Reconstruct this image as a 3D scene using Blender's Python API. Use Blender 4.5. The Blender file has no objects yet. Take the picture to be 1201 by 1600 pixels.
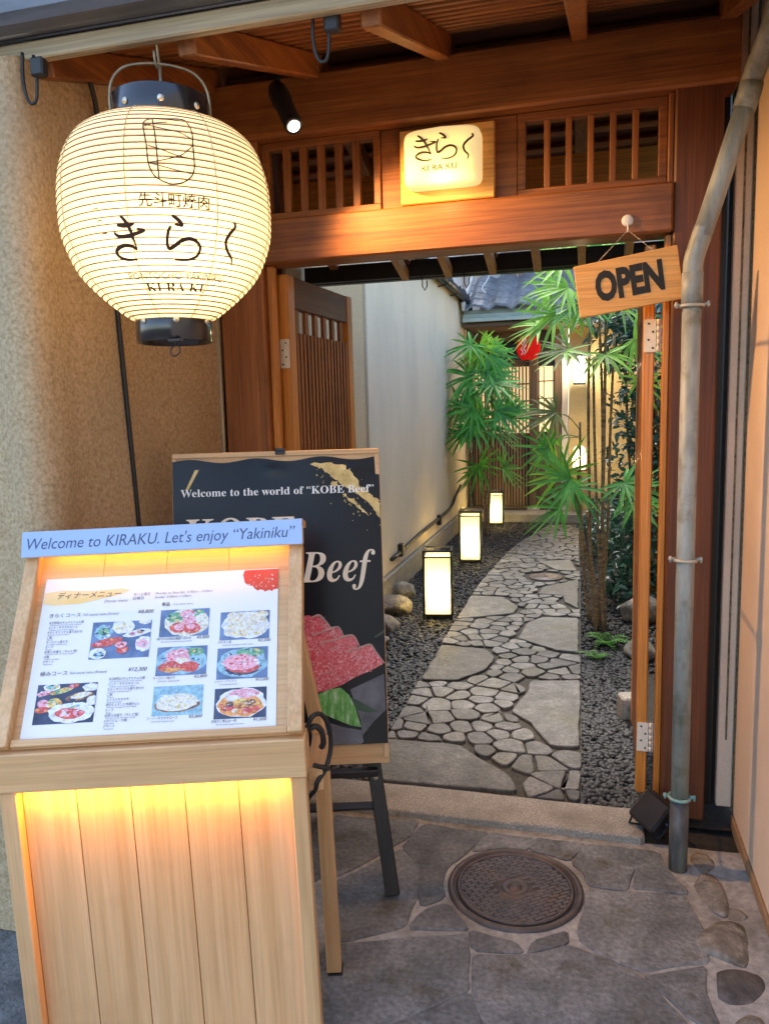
import bpy, bmesh, math, random
import numpy as np
from mathutils import Vector, Matrix, Quaternion
SC = bpy.context.scene
COL = SC.collection
rad = math.radians
random.seed(7)

# ------------------------------------------------------------------ camera, sky, sun, exposure
cam_d = bpy.data.cameras.new("camera")
cam = bpy.data.objects.new("camera", cam_d)
COL.objects.link(cam)
cam_d.sensor_fit = 'VERTICAL'
cam_d.sensor_height = 24.0
cam_d.lens = 18.03
cam_d.clip_start = 0.05
cam_d.clip_end = 500
_z = -Vector((239.5, 9000.0, 1202.0)).normalized()
_y = Vector((317.5, -168.0, 1202.0)).normalized()
_y = (_y - _z * _y.dot(_z)).normalized()
_x = _y.cross(_z)
RM = Matrix((_x, _y, _z))                       # world = RM @ (right, down, forward)
right, up, back = RM @ Vector((1, 0, 0)), RM @ Vector((0, -1, 0)), RM @ Vector((0, 0, -1))
mw = Matrix.Identity(4)
for i in range(3):
    mw[i][0], mw[i][1], mw[i][2] = right[i], up[i], back[i]
mw[2][3] = 1.47
cam.matrix_world = mw
SC.camera = cam

SUN_EL, SUN_ROT = rad(60), rad(-20)
world = bpy.data.worlds.new("World")
SC.world = world
world.use_nodes = True
wn = world.node_tree
bg = wn.nodes["Background"]
sky = wn.nodes.new("ShaderNodeTexSky")
sky.sky_type = 'NISHITA'
sky.sun_disc = False
sky.sun_elevation = SUN_EL
sky.sun_rotation = SUN_ROT
sky.air_density = 1.0
sky.dust_density = 1.2
wn.links.new(sky.outputs[0], bg.inputs[0])
bg.inputs[1].default_value = 0.15

sun_d = bpy.data.lights.new("sun", 'SUN')
sun_d.energy = 1.0
sun_d.angle = rad(25)
sun_d.color = (1.0, 0.93, 0.84)
sun = bpy.data.objects.new("sun", sun_d)
COL.objects.link(sun)
sun.location = (0, -6, 9)
_sd = Vector((math.sin(SUN_ROT) * math.cos(SUN_EL), math.cos(SUN_ROT) * math.cos(SUN_EL), math.sin(SUN_EL)))
sun.rotation_euler = (-_sd).to_track_quat('-Z', 'Y').to_euler()

SC.view_settings.view_transform = 'Standard'
SC.view_settings.look = 'None'
SC.view_settings.exposure = 2.25
SC.view_settings.gamma = 1.0
SC.cycles.max_bounces = 8
SC.cycles.diffuse_bounces = 4
SC.cycles.transmission_bounces = 6
SC.cycles.transparent_max_bounces = 6
SC.cycles.sample_clamp_indirect = 6.0
SC.cycles.caustics_reflective = False
SC.cycles.caustics_refractive = False

# ------------------------------------------------------------------ materials
def _new(name):
    m = bpy.data.materials.new(name)
    m.use_nodes = True
    nt = m.node_tree
    return m, nt, nt.nodes["Principled BSDF"], nt.nodes["Material Output"]

def _ramp(nt, cols, lo=0.3, hi=0.7):
    r = nt.nodes.new("ShaderNodeValToRGB")
    cr = r.color_ramp
    n = len(cols)
    while len(cr.elements) < n:
        cr.elements.new(0.5)
    for i, c in enumerate(cols):
        cr.elements[i].position = lo + (hi - lo) * i / max(1, n - 1)
        cr.elements[i].color = (*c, 1)
    return r

def mat(name, cols, stretch=(1, 1, 1), ns=6, detail=6, rough=.6, bump=0, bs=120, bd=.003, metal=0, island=0, lo=.3, hi=.7,
        spec=.5, coat=0, distort=0, fine=0, finescale=60, stain=None, stain_scale=3, stain_lo=.5, stain_hi=.7, bstretch=None, sstretch=None):
    m, nt, b, out = _new(name)
    L = nt.links.new
    tc = nt.nodes.new("ShaderNodeTexCoord")
    mp = nt.nodes.new("ShaderNodeMapping")
    mp.inputs['Scale'].default_value = stretch
    L(tc.outputs['Object'], mp.inputs['Vector'])
    nz = nt.nodes.new("ShaderNodeTexNoise")
    nz.inputs['Scale'].default_value = ns
    nz.inputs['Detail'].default_value = detail
    nz.inputs['Roughness'].default_value = .62
    nz.inputs['Distortion'].default_value = distort
    L(mp.outputs[0], nz.inputs['Vector'])
    r = _ramp(nt, cols, lo, hi)
    L(nz.outputs['Fac'], r.inputs[0])
    col = r.outputs[0]
    if stain is not None:
        n2 = nt.nodes.new("ShaderNodeTexNoise")
        n2.inputs['Scale'].default_value = stain_scale
        n2.inputs['Detail'].default_value = 7
        n2.inputs['Roughness'].default_value = .65
        if sstretch:
            mp2 = nt.nodes.new("ShaderNodeMapping")
            mp2.inputs['Scale'].default_value = sstretch
            L(tc.outputs['Object'], mp2.inputs['Vector'])
            L(mp2.outputs[0], n2.inputs['Vector'])
        else:
            L(tc.outputs['Object'], n2.inputs['Vector'])
        r2 = _ramp(nt, [(0, 0, 0), (1, 1, 1)], stain_lo, stain_hi)
        L(n2.outputs['Fac'], r2.inputs[0])
        mx = nt.nodes.new("ShaderNodeMix")
        mx.data_type = 'RGBA'
        L(r2.outputs[0], mx.inputs[0])
        L(col, mx.inputs[6])
        mx.inputs[7].default_value = (*stain, 1)
        col = mx.outputs[2]
    if fine:
        n3 = nt.nodes.new("ShaderNodeTexNoise")
        n3.inputs['Scale'].default_value = finescale
        n3.inputs['Detail'].default_value = 3
        L(mp.outputs[0], n3.inputs['Vector'])
        r3 = _ramp(nt, [(1 - fine,) * 3, (1 + fine * .4,) * 3], .3, .7)
        L(n3.outputs['Fac'], r3.inputs[0])
        mx = nt.nodes.new("ShaderNodeMix")
        mx.data_type = 'RGBA'
        mx.blend_type = 'MULTIPLY'
        mx.inputs[0].default_value = 1
        L(col, mx.inputs[6])
        L(r3.outputs[0], mx.inputs[7])
        col = mx.outputs[2]
    if island:
        g = nt.nodes.new("ShaderNodeNewGeometry")
        mr = nt.nodes.new("ShaderNodeMapRange")
        mr.inputs[3].default_value = 1 - island
        mr.inputs[4].default_value = 1 + island
        L(g.outputs['Random Per Island'], mr.inputs[0])
        hs = nt.nodes.new("ShaderNodeHueSaturation")
        L(mr.outputs[0], hs.inputs['Value'])
        L(col, hs.inputs['Color'])
        col = hs.outputs[0]
    L(col, b.inputs['Base Color'])
    b.inputs['Roughness'].default_value = rough
    b.inputs['Metallic'].default_value = metal
    b.inputs['Specular IOR Level'].default_value = spec
    b.inputs['Coat Weight'].default_value = coat
    b.inputs['Coat Roughness'].default_value = .15
    if bump:
        bn = nt.nodes.new("ShaderNodeTexNoise")
        bn.inputs['Scale'].default_value = bs
        bn.inputs['Detail'].default_value = 5
        bn.inputs['Roughness'].default_value = .7
        L(mp.outputs[0] if bstretch else tc.outputs['Object'], bn.inputs['Vector'])
        bp = nt.nodes.new("ShaderNodeBump")
        bp.inputs['Strength'].default_value = bump
        bp.inputs['Distance'].default_value = bd
        L(bn.outputs['Fac'], bp.inputs['Height'])
        L(bp.outputs[0], b.inputs['Normal'])
    return m

def wood(name, cols, rough=.5, axis='z', coat=0, fine=.35, **kw):
    s = {'x': (.025, 1, 1), 'y': (1, .025, 1), 'z': (1, 1, .025)}[axis]
    return mat(name, cols, stretch=s, ns=28, detail=5, rough=rough, bump=.25, bs=70, bd=.0015, distort=.35, fine=fine,
               finescale=160, coat=coat, lo=.28, hi=.72, bstretch=True, **kw)

def woods(name, cols, **k):
    return {a: wood(name + "_grain_" + a, cols, axis=a, **k) for a in 'xyz'}

def emis(name, col, strength):
    m, nt, b, out = _new(name)
    b.inputs['Base Color'].default_value = (*[min(1, c) for c in col], 1)
    b.inputs['Emission Color'].default_value = (*col, 1)
    b.inputs['Emission Strength'].default_value = strength
    b.inputs['Roughness'].default_value = .6
    return m

def paper(name, col, trans=.65, glow=0, glowcol=(1, .8, .45), fibre=.06, scale=30):
    m, nt, b, out = _new(name)
    L = nt.links.new
    nt.nodes.remove(b)
    tc = nt.nodes.new("ShaderNodeTexCoord")
    nz = nt.nodes.new("ShaderNodeTexNoise")
    nz.inputs['Scale'].default_value = scale
    nz.inputs['Detail'].default_value = 6
    L(tc.outputs['Object'], nz.inputs['Vector'])
    r = _ramp(nt, [tuple(c * (1 - fibre) for c in col), col], .35, .65)
    L(nz.outputs['Fac'], r.inputs[0])
    d = nt.nodes.new("ShaderNodeBsdfDiffuse")
    t = nt.nodes.new("ShaderNodeBsdfTranslucent")
    mx = nt.nodes.new("ShaderNodeMixShader")
    mx.inputs[0].default_value = trans
    L(r.outputs[0], d.inputs[0])
    L(r.outputs[0], t.inputs[0])
    L(d.outputs[0], mx.inputs[1])
    L(t.outputs[0], mx.inputs[2])
    sh = mx.outputs[0]
    if glow:
        e = nt.nodes.new("ShaderNodeEmission")
        e.inputs[0].default_value = (*glowcol, 1)
        e.inputs[1].default_value = glow
        ad = nt.nodes.new("ShaderNodeAddShader")
        L(sh, ad.inputs[0])
        L(e.outputs[0], ad.inputs[1])
        sh = ad.outputs[0]
    L(sh, out.inputs['Surface'])
    return m

def leafmat(name, cols, rough=.45, trans=.42):
    m = mat(name, cols, ns=9, rough=rough, island=.4, spec=.5)
    nt = m.node_tree
    b = nt.nodes["Principled BSDF"]
    out = nt.nodes["Material Output"]
    t = nt.nodes.new("ShaderNodeBsdfTranslucent")
    src = b.inputs['Base Color'].links[0].from_socket
    nt.links.new(src, t.inputs[0])
    mx = nt.nodes.new("ShaderNodeMixShader")
    mx.inputs[0].default_value = trans
    nt.links.new(b.outputs[0], mx.inputs[1])
    nt.links.new(t.outputs[0], mx.inputs[2])
    nt.links.new(mx.outputs[0], out.inputs['Surface'])
    return m

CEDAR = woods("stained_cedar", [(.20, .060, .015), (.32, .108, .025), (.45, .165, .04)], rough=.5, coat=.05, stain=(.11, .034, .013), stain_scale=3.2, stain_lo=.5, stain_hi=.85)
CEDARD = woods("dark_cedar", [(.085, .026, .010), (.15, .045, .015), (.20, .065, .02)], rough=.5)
CEDARO = woods("orange_cedar", [(.52, .17, .022), (.66, .24, .035), (.74, .30, .05)], rough=.42, coat=.1)
HINOKI = woods("pale_hinoki", [(.58, .33, .14), (.67, .415, .20), (.74, .49, .265)], rough=.5, fine=.16, stain=(.56, .30, .15), stain_scale=4, stain_lo=.52, stain_hi=.9)
TAN = woods("tan_board", [(.55, .31, .13), (.64, .38, .17), (.70, .44, .22)], rough=.55, fine=.2)
SIGNW = woods("sign_cedar", [(.72, .31, .06), (.84, .41, .10), (.88, .48, .15)], rough=.55, fine=.25)
GREYW = woods("weathered_trim", [(.34, .27, .17), (.46, .37, .24), (.55, .46, .31)], rough=.7)
BLACKW = woods("black_wood", [(.010, .007, .006), (.018, .013, .011), (.03, .02, .016)], rough=.45)
OLDW = woods("old_house_wood", [(.06, .035, .02), (.11, .065, .035), (.16, .10, .055)], rough=.65)
SLATW = woods("old_slat_wood", [(.16, .10, .055), (.26, .165, .09), (.34, .22, .12)], rough=.65)

PLASTER = mat("ochre_sand_plaster", [(.36, .255, .14), (.53, .395, .235), (.65, .505, .325)], ns=95, detail=5, rough=.92, bump=.8, bs=120, bd=.009,
              stain=(.40, .33, .24), stain_scale=1.6, stain_lo=.5, stain_hi=.85, spec=.1)
PLASTER_A = mat("grey_sand_plaster", [(.53, .445, .315), (.65, .55, .40), (.72, .62, .465)], ns=150, detail=4, rough=.95, bump=.5, bs=190, bd=.004,
                stain=(.45, .39, .30), stain_scale=2.2, sstretch=(1, .3, .12), stain_lo=.5, stain_hi=.85, spec=.1)
PLASTER_R = mat("warm_tinted_plaster", [(.74, .545, .39), (.80, .605, .44), (.83, .64, .475)], ns=160, detail=4, rough=.92, bump=.35, bs=200, bd=.003,
                stain=(.64, .47, .34), stain_scale=1.5, stain_lo=.48, stain_hi=.8, spec=.12)  # warm lamp light falling on this wall is mixed into its colour
PLASTER_Y = mat("yellow_house_plaster", [(.62, .45, .20), (.70, .52, .25)], ns=40, rough=.9, bump=.2, bs=120, spec=.1)
NEIGHB = mat("pale_siding", [(.50, .47, .44), (.60, .57, .54)], ns=8, rough=.8)
MORTAR = mat("pale_mortar", [(.24, .232, .21), (.35, .338, .31), (.45, .435, .40)], ns=45, rough=.95, bump=.6, bs=140, bd=.004,
             stain=(.16, .145, .115), stain_scale=4, stain_lo=.45, stain_hi=.7)
SLAB = mat("slate_paving", [(.095, .10, .10), (.165, .172, .17), (.255, .26, .252)], ns=7, detail=10, rough=.66, bump=1, bs=30, bd=.010, island=.25, distort=.5,
           stain=(.085, .070, .04), stain_scale=6.5, stain_lo=.54, stain_hi=.72, fine=.4, finescale=70)
PATHST = mat("path_stone", [(.088, .088, .084), (.148, .146, .138), (.224, .219, .205)], ns=14, detail=8, rough=.55, bump=1, bs=48, bd=.008, island=.36,
             stain=(.115, .11, .075), stain_scale=4.5, stain_lo=.5, stain_hi=.72, fine=.4, finescale=90)
JOINT = mat("dark_joint", [(.03, .027, .022), (.085, .075, .058)], ns=60, rough=.95, bump=.5)
GRANITE = mat("speckled_granite", [(.16, .145, .12), (.33, .30, .25), (.50, .465, .40)], ns=160, detail=3, rough=.8, bump=.6, bs=150, bd=.003,
              stain=(.20, .18, .145), stain_scale=6, stain_lo=.45, stain_hi=.75)
ROCK = mat("rough_rock", [(.12, .105, .085), (.24, .215, .175), (.40, .365, .31)], ns=22, detail=10, rough=.85, bump=1, bs=40, bd=.012,
           stain=(.10, .09, .06), stain_scale=9, stain_lo=.5, stain_hi=.66)
ROCKD = mat("dark_rock", [(.05, .047, .045), (.12, .11, .10), (.30, .29, .27)], ns=15, detail=10, rough=.7, bump=1, bs=40, bd=.012, lo=.35, hi=.78)
PEBBLE = mat("river_pebble", [(.020, .022, .024), (.034, .036, .037), (.052, .053, .052)], ns=30, rough=.55, island=.6, spec=.35)
SOIL = mat("dark_soil", [(.02, .018, .015), (.05, .045, .038)], ns=30, rough=.95, bump=.8, bs=60, bd=.01)
IRON = mat("cast_iron", [(.05, .04, .038), (.085, .070, .066), (.13, .10, .088)], ns=18, detail=8, rough=.5, metal=.3, bump=.6, bs=120, bd=.002,
           stain=(.12, .075, .05), stain_scale=12, stain_lo=.52, stain_hi=.7)
PIPE = mat("weathered_drainpipe", [(.23, .245, .21), (.34, .355, .31), (.45, .46, .41)], stretch=(1, 1, .25), ns=22, detail=8, rough=.5, bump=.3, bs=60, bd=.001,
           stain=(.15, .14, .075), stain_scale=7, stain_lo=.52, stain_hi=.68, fine=.25, finescale=40)
VERDI = mat("verdigris_clamp", [(.13, .30, .25), (.24, .42, .36), (.36, .36, .28)], ns=50, rough=.7, metal=.2)
CLAMP = mat("grey_clamp", [(.38, .36, .29), (.48, .46, .38)], ns=50, rough=.55, metal=.2)
GUTTER = mat("grey_gutter", [(.10, .11, .13), (.16, .17, .20), (.21, .22, .255)], stretch=(.1, 1, 1), ns=20, rough=.4, metal=.3)
BLACKM = mat("black_metal", [(.012, .012, .013), (.022, .022, .024)], ns=20, rough=.38, metal=.2)
LACQ = mat("black_lacquer", [(.012, .011, .012), (.022, .02, .02)], ns=10, rough=.22, coat=.4)
CORD = mat("black_cord", [(.01, .01, .01), (.02, .02, .02)], ns=40, rough=.5)
STEEL = mat("brushed_steel", [(.55, .50, .40), (.68, .62, .50)], ns=50, rough=.35, metal=.75)
HINGE = mat("cream_hinge_plate", [(.74, .66, .50), (.84, .77, .62)], ns=40, rough=.4)
WIRE = mat("tarnished_wire", [(.22, .17, .10), (.35, .27, .17)], ns=50, rough=.45, metal=.5)
CHROME = mat("white_hook", [(.78, .74, .68), (.86, .83, .78)], ns=20, rough=.3)
INK = mat("black_ink", [(.010, .009, .008), (.018, .016, .014)], ns=20, rough=.7)
INKB = mat("blue_grey_ink", [(.05, .075, .15), (.07, .10, .19)], ns=20, rough=.6)
INKG = mat("grey_ink", [(.14, .14, .17), (.20, .20, .23)], ns=20, rough=.7)
INKL = mat("lantern_ink", [(.03, .012, .008), (.05, .02, .012)], ns=20, rough=.8)
INKLP = mat("faded_lantern_ink", [(.16, .11, .05), (.22, .15, .08)], ns=20, rough=.8)
LPAPER = paper("lantern_paper", (.95, .86, .66), trans=.62, glow=.03, glowcol=(1, .58, .2), scale=14)
APAPER = paper("path_lantern_paper", (.95, .88, .62), trans=.26, glow=.05, glowcol=(1, .80, .40))
RPAPER = paper("red_lantern_paper", (.42, .016, .014), trans=.4, glow=.012, glowcol=(1, .05, .03))
SHOJI = emis("lit_shoji", (1, .72, .34), .30)
SHOJI2 = emis("dim_shoji", (1, .70, .34), .19)
SIGNGLOW = emis("lit_sign_face", (1, .78, .36), .13)
LEDM = emis("led_strip_glow", (1, .60, .15), 3)
WHITEP = mat("white_sheet", [(.80, .80, .80), (.84, .84, .84)], ns=6, rough=.28, coat=.3)
ROOFW = mat("sky_tinted_laminate", [(.35, .49, .77), (.39, .54, .81)], ns=3, rough=.35)  # white face; the sky's blue reflection is put into its colour
POSTER = mat("black_gloss_poster", [(.005, .006, .009), (.009, .011, .015)], ns=3, rough=.3, coat=.06, spec=.22)
GOLD = mat("gold_brush", [(.42, .27, .07), (.66, .47, .16), (.80, .62, .28)], ns=35, rough=.5, detail=8)
CREAM = mat("cream_print", [(.80, .70, .50), (.88, .80, .62)], ns=25, rough=.5)
WHITET = mat("white_print", [(.82, .80, .76), (.88, .86, .82)], ns=25, rough=.5)
MEAT = mat("marbled_beef", [(.55, .04, .07), (.66, .12, .14), (.86, .54, .52)], ns=85, detail=7, rough=.3, lo=.38, hi=.66, distort=1.6)
LEAFP = mat("printed_leaf", [(.04, .22, .03), (.14, .40, .08), (.55, .68, .45)], stretch=(2.5, .6, 1), ns=30, rough=.4)
GREYP = mat("grey_slate_print", [(.06, .06, .075), (.17, .17, .20)], ns=12, rough=.4)
TILE = mat("blue_grey_roof_tile", [(.085, .092, .10), (.15, .16, .175), (.22, .23, .245)], ns=10, rough=.42, island=.15)
FASCIA = mat("pale_green_board", [(.34, .40, .36), (.46, .52, .47)], stretch=(.2, 1, 1), ns=20, rough=.7)
BLIND = mat("bamboo_blind", [(.42, .31, .26), (.55, .43, .37)], stretch=(.1, 1, 6), ns=40, rough=.8)
PALM_D = leafmat("palm_green", [(.06, .27, .03), (.11, .42, .05), (.19, .54, .08)])
PALM_L = leafmat("bright_palm_green", [(.16, .44, .02), (.30, .62, .035), (.44, .74, .08)])
PALM_B = leafmat("browned_palm", [(.12, .18, .03), (.24, .26, .05), (.32, .26, .07)])
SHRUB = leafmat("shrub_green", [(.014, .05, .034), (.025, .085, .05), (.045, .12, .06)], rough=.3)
FERN = leafmat("fern_green", [(.06, .22, .02), (.12, .36, .04)])
CANE = mat("palm_cane", [(.09, .055, .03), (.24, .155, .08), (.42, .29, .15)], stretch=(1, 1, 9), ns=7, rough=.7, bump=.6, bs=50, bd=.004)
STEMG = mat("palm_stem", [(.06, .15, .03), (.11, .22, .05)], ns=20, rough=.5)

# ------------------------------------------------------------------ geometry helpers
class G:
    """Collects shapes; .out() links them as one mesh object."""
    def __init__(s):
        s.v, s.f, s.sm = [], [], []
    def add(s, verts, faces, smooth=False):
        o = len(s.v)
        s.v.extend([tuple(v) for v in verts])
        s.f.extend([tuple(i + o for i in f) for f in faces])
        s.sm.extend([smooth] * len(faces))
        return s
    def box(s, x0, x1, y0, y1, z0, z1, c=.003, M=None):
        """box with chamfered edges"""
        x0, x1 = min(x0, x1), max(x0, x1); y0, y1 = min(y0, y1), max(y0, y1); z0, z1 = min(z0, z1), max(z0, z1)
        c = min(c, (x1 - x0) * .3, (y1 - y0) * .3, (z1 - z0) * .3)
        ctr = Vector(((x0 + x1) / 2, (y0 + y1) / 2, (z0 + z1) / 2))
        h = Vector(((x1 - x0) / 2, (y1 - y0) / 2, (z1 - z0) / 2))
        V, idx = [], {}
        for sx in (-1, 1):
            for sy in (-1, 1):
                for sz in (-1, 1):
                    sg = (sx, sy, sz)
                    for a in range(3):
                        p = [sg[k] * (h[k] - (0 if k == a else c)) for k in range(3)]
                        idx[(sg, a)] = len(V)
                        V.append(Vector(p) + ctr)
        F = []
        for a in range(3):
            b, d = (a + 1) % 3, (a + 2) % 3
            for sa in (-1, 1):
                q = []
                for sb, sd in ((-1, -1), (1, -1), (1, 1), (-1, 1)):
                    sg = [0, 0, 0]; sg[a] = sa; sg[b] = sb; sg[d] = sd
                    q.append(idx[(tuple(sg), a)])
                F.append(q if sa > 0 else q[::-1])
        for a in range(3):
            b, d = (a + 1) % 3, (a + 2) % 3
            for sb in (-1, 1):
                for sd in (-1, 1):
                    lo = [0, 0, 0]; hi = [0, 0, 0]
                    lo[a], hi[a] = -1, 1; lo[b] = hi[b] = sb; lo[d] = hi[d] = sd
                    lo, hi = tuple(lo), tuple(hi)
                    q = [idx[(lo, b)], idx[(hi, b)], idx[(hi, d)], idx[(lo, d)]]
                    F.append(q if sb * sd < 0 else q[::-1])
        for sx in (-1, 1):
            for sy in (-1, 1):
                for sz in (-1, 1):
                    sg = (sx, sy, sz)
                    q = [idx[(sg, 0)], idx[(sg, 1)], idx[(sg, 2)]]
                    F.append(q if sx * sy * sz > 0 else q[::-1])
        if M is not None:
            V = [M @ v for v in V]
        return s.add(V, F)
    def tube(s, pts, r, n=10, closed=False, caps=True):
        P = [Vector(p) for p in pts]
        m = len(P)
        rs = r if isinstance(r, (list, tuple)) else [r] * m
        V, F = [], []
        prev = None
        for i, p in enumerate(P):
            if closed:
                t = (P[(i + 1) % m] - P[i - 1]).normalized()
            else:
                t = (P[min(i + 1, m - 1)] - P[max(i - 1, 0)]).normalized()
            if prev is None:
                a = Vector((0, 0, 1)) if abs(t.z) < .9 else Vector((1, 0, 0))
                u = t.cross(a).normalized()
            else:
                u = (prev - t * prev.dot(t)).normalized()
            prev = u
            w = t.cross(u)
            for k in range(n):
                an = 2 * math.pi * k / n
                V.append(p + (u * math.cos(an) + w * math.sin(an)) * rs[i])
        for i in range(m if closed else m - 1):
            j = (i + 1) % m
            for k in range(n):
                F.append((i * n + k, i * n + (k + 1) % n, j * n + (k + 1) % n, j * n + k))
        s.add(V, F, True)
        if caps and not closed:
            o = len(s.v) - len(V)
            s.f.append(tuple(o + k for k in range(n))[::-1]); s.sm.append(False)
            s.f.append(tuple(o + (m - 1) * n + k for k in range(n))); s.sm.append(False)
        return s
    def lathe(s, prof, c=(0, 0, 0), n=48, smooth=True, M=None):
        V, F = [], []
        for (r, z) in prof:
            for k in range(n):
                a = 2 * math.pi * k / n
                p = Vector((c[0] + r * math.cos(a), c[1] + r * math.sin(a), c[2] + z))
                V.append(M @ p if M is not None else p)
        for i in range(len(prof) - 1):
            for k in range(n):
                F.append((i * n + k, i * n + (k + 1) % n, (i + 1) * n + (k + 1) % n, (i + 1) * n + k))
        return s.add(V, F, smooth)
    def prism(s, poly, z0, z1, bev=0, M=None, top_only=False):
        """polygon (x,y) counter-clockwise, extruded along z, top edge bevelled"""
        n = len(poly)
        area = sum(poly[i][0] * poly[(i + 1) % n][1] - poly[(i + 1) % n][0] * poly[i][1] for i in range(n))
        if area < 0:
            poly = poly[::-1]
        rings = [[(x, y, z0) for x, y in poly]]
        if bev:
            ins = inset(poly, bev)
            rings.append([(x, y, z1 - bev * .8) for x, y in poly])
            ins2 = inset(poly, bev * .35)
            rings.append([(x, y, z1 - bev * .25) for x, y in ins2])
            rings.append([(x, y, z1) for x, y in ins])
        else:
            rings.append([(x, y, z1) for x, y in poly])
        V = [Vector(p) for r in rings for p in r]
        if M is not None:
            V = [M @ v for v in V]
        F = []
        for i in range(len(rings) - 1):
            for k in range(n):
                F.append((i * n + k, i * n + (k + 1) % n, (i + 1) * n + (k + 1) % n, (i + 1) * n + k))
        F.append(tuple((len(rings) - 1) * n + k for k in range(n)))
        if not top_only:
            F.append(tuple(range(n))[::-1])
        return s.add(V, F)
    def mesh(s, name):
        me = bpy.data.meshes.new(name)
        me.from_pydata(s.v, [], s.f)
        me.polygons.foreach_set('use_smooth', s.sm)
        me.update()
        return me
    def out(s, name, m, parent=None, local=False):
        if parent is not None and not local:
            inv = MATS[parent.name].inverted()
            s.v = [tuple(inv @ Vector(v)) for v in s.v]
        me = s.mesh(name)
        me.materials.append(m)
        o = bpy.data.objects.new(name, me)
        COL.objects.link(o)
        if parent is not None:
            o.parent = parent
            MATS[o.name] = MATS[parent.name]
        else:
            MATS[o.name] = Matrix.Identity(4)
        return o

MATS = {}

def inset(poly, d):
    n = len(poly)
    out = []
    for i in range(n):
        p0, p1, p2 = poly[i - 1], poly[i], poly[(i + 1) % n]
        e1 = (p1[0] - p0[0], p1[1] - p0[1]); e2 = (p2[0] - p1[0], p2[1] - p1[1])
        l1 = math.hypot(*e1) or 1e-9; l2 = math.hypot(*e2) or 1e-9
        n1 = (-e1[1] / l1, e1[0] / l1); n2 = (-e2[1] / l2, e2[0] / l2)
        bx, by = n1[0] + n2[0], n1[1] + n2[1]
        q = max(.35, (bx * bx + by * by) / 2)
        out.append((p1[0] + bx / q * d, p1[1] + by / q * d))
    return out

def chaikin(poly, it=2, k=.25):
    for _ in range(it):
        o = []
        n = len(poly)
        for i in range(n):
            a, b = poly[i], poly[(i + 1) % n]
            o.append((a[0] + (b[0] - a[0]) * k, a[1] + (b[1] - a[1]) * k))
            o.append((a[0] + (b[0] - a[0]) * (1 - k), a[1] + (b[1] - a[1]) * (1 - k)))
        poly = o
    return poly

def ccw(poly):
    n = len(poly)
    a = sum(poly[i][0] * poly[(i + 1) % n][1] - poly[(i + 1) % n][0] * poly[i][1] for i in range(n))
    return poly if a > 0 else poly[::-1]

def roughen(poly, step=.03, amp=.004):
    o = []
    n = len(poly)
    for i in range(n):
        a, b = poly[i], poly[(i + 1) % n]
        L = math.hypot(b[0] - a[0], b[1] - a[1])
        m = max(1, int(L / step))
        for k in range(m):
            t = k / m
            o.append((a[0] + (b[0] - a[0]) * t + random.uniform(-amp, amp), a[1] + (b[1] - a[1]) * t + random.uniform(-amp, amp)))
    return o

def catmull(pts, n=6):
    P = [tuple(p) for p in pts]
    P = [tuple(2 * a - b for a, b in zip(P[0], P[1]))] + P + [tuple(2 * a - b for a, b in zip(P[-1], P[-2]))]
    o = []
    for i in range(1, len(P) - 2):
        p0, p1, p2, p3 = P[i - 1], P[i], P[i + 1], P[i + 2]
        for k in range(n):
            t = k / n
            o.append(tuple(.5 * (2 * b + (c - a) * t + (2 * a - 5 * b + 4 * c - d) * t * t + (3 * b - a - 3 * c + d) * t ** 3)
                           for a, b, c, d in zip(p0, p1, p2, p3)))
    o.append(P[-2])
    return o

def thing(name, label, cat, loc=(0, 0, 0), group=None, M=None, kind=None):
    o = bpy.data.objects.new(name, None)
    COL.objects.link(o)
    o.empty_display_size = .1
    m = M if M is not None else Matrix.Translation(loc)
    o.matrix_world = m
    MATS[o.name] = m.copy()
    tag(o, label, cat, group, kind)
    return o

def tag(o, label=None, cat=None, group=None, kind=None):
    if label: o['label'] = label
    if cat: o['category'] = cat
    if group: o['group'] = group
    if kind: o['kind'] = kind
    return o

def recentre(o):
    """put a single-mesh object's origin at the middle of its base"""
    me = o.data
    n = len(me.vertices)
    a = np.empty(n * 3); me.vertices.foreach_get('co', a); a = a.reshape(-1, 3)
    c = np.array([(a[:, 0].min() + a[:, 0].max()) / 2, (a[:, 1].min() + a[:, 1].max()) / 2, a[:, 2].min()])
    me.vertices.foreach_set('co', (a - c).ravel()); me.update()
    o.location = tuple(c)
    return o

_tc = {}
def glyphs(body, shear=0, weight=0, spacing=1):
    key = (body, shear, weight, spacing)
    if key not in _tc:
        c = bpy.data.curves.new('t', 'FONT')
        c.body = body; c.size = 1; c.shear = shear; c.offset = weight; c.space_character = spacing
        c.resolution_u = 3
        o = bpy.data.objects.new('t', c); COL.objects.link(o)
        bpy.context.view_layer.update()
        me = o.to_mesh()
        V = np.array([v.co[:2] for v in me.vertices]); F = [tuple(p.vertices) for p in me.polygons]
        o.to_mesh_clear(); bpy.data.objects.remove(o); bpy.data.curves.remove(c)
        _tc[key] = (V, F)
    return _tc[key]

def text(g, body, org, xd, yd, width=None, height=None, align='L', shear=0, weight=0, spacing=1, fn=None):
    """flat lettering: baseline start at org (or centre if align C); scaled to width, else cap height"""
    V, F = glyphs(body, shear, weight, spacing)
    x0, x1 = V[:, 0].min(), V[:, 0].max()
    sx = width / (x1 - x0) if width else None
    sy = height / .70 if height else sx
    sx = sx or sy
    off = {'L': 0, 'C': -.5, 'R': -1}[align] * (x1 - x0) * sx
    W = []
    for x, y in V:
        a, b = (x - x0) * sx + off, y * sy
        W.append(fn(a, b) if fn else Vector(org) + Vector(xd) * a + Vector(yd) * b)
    g.add(W, F)

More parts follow.
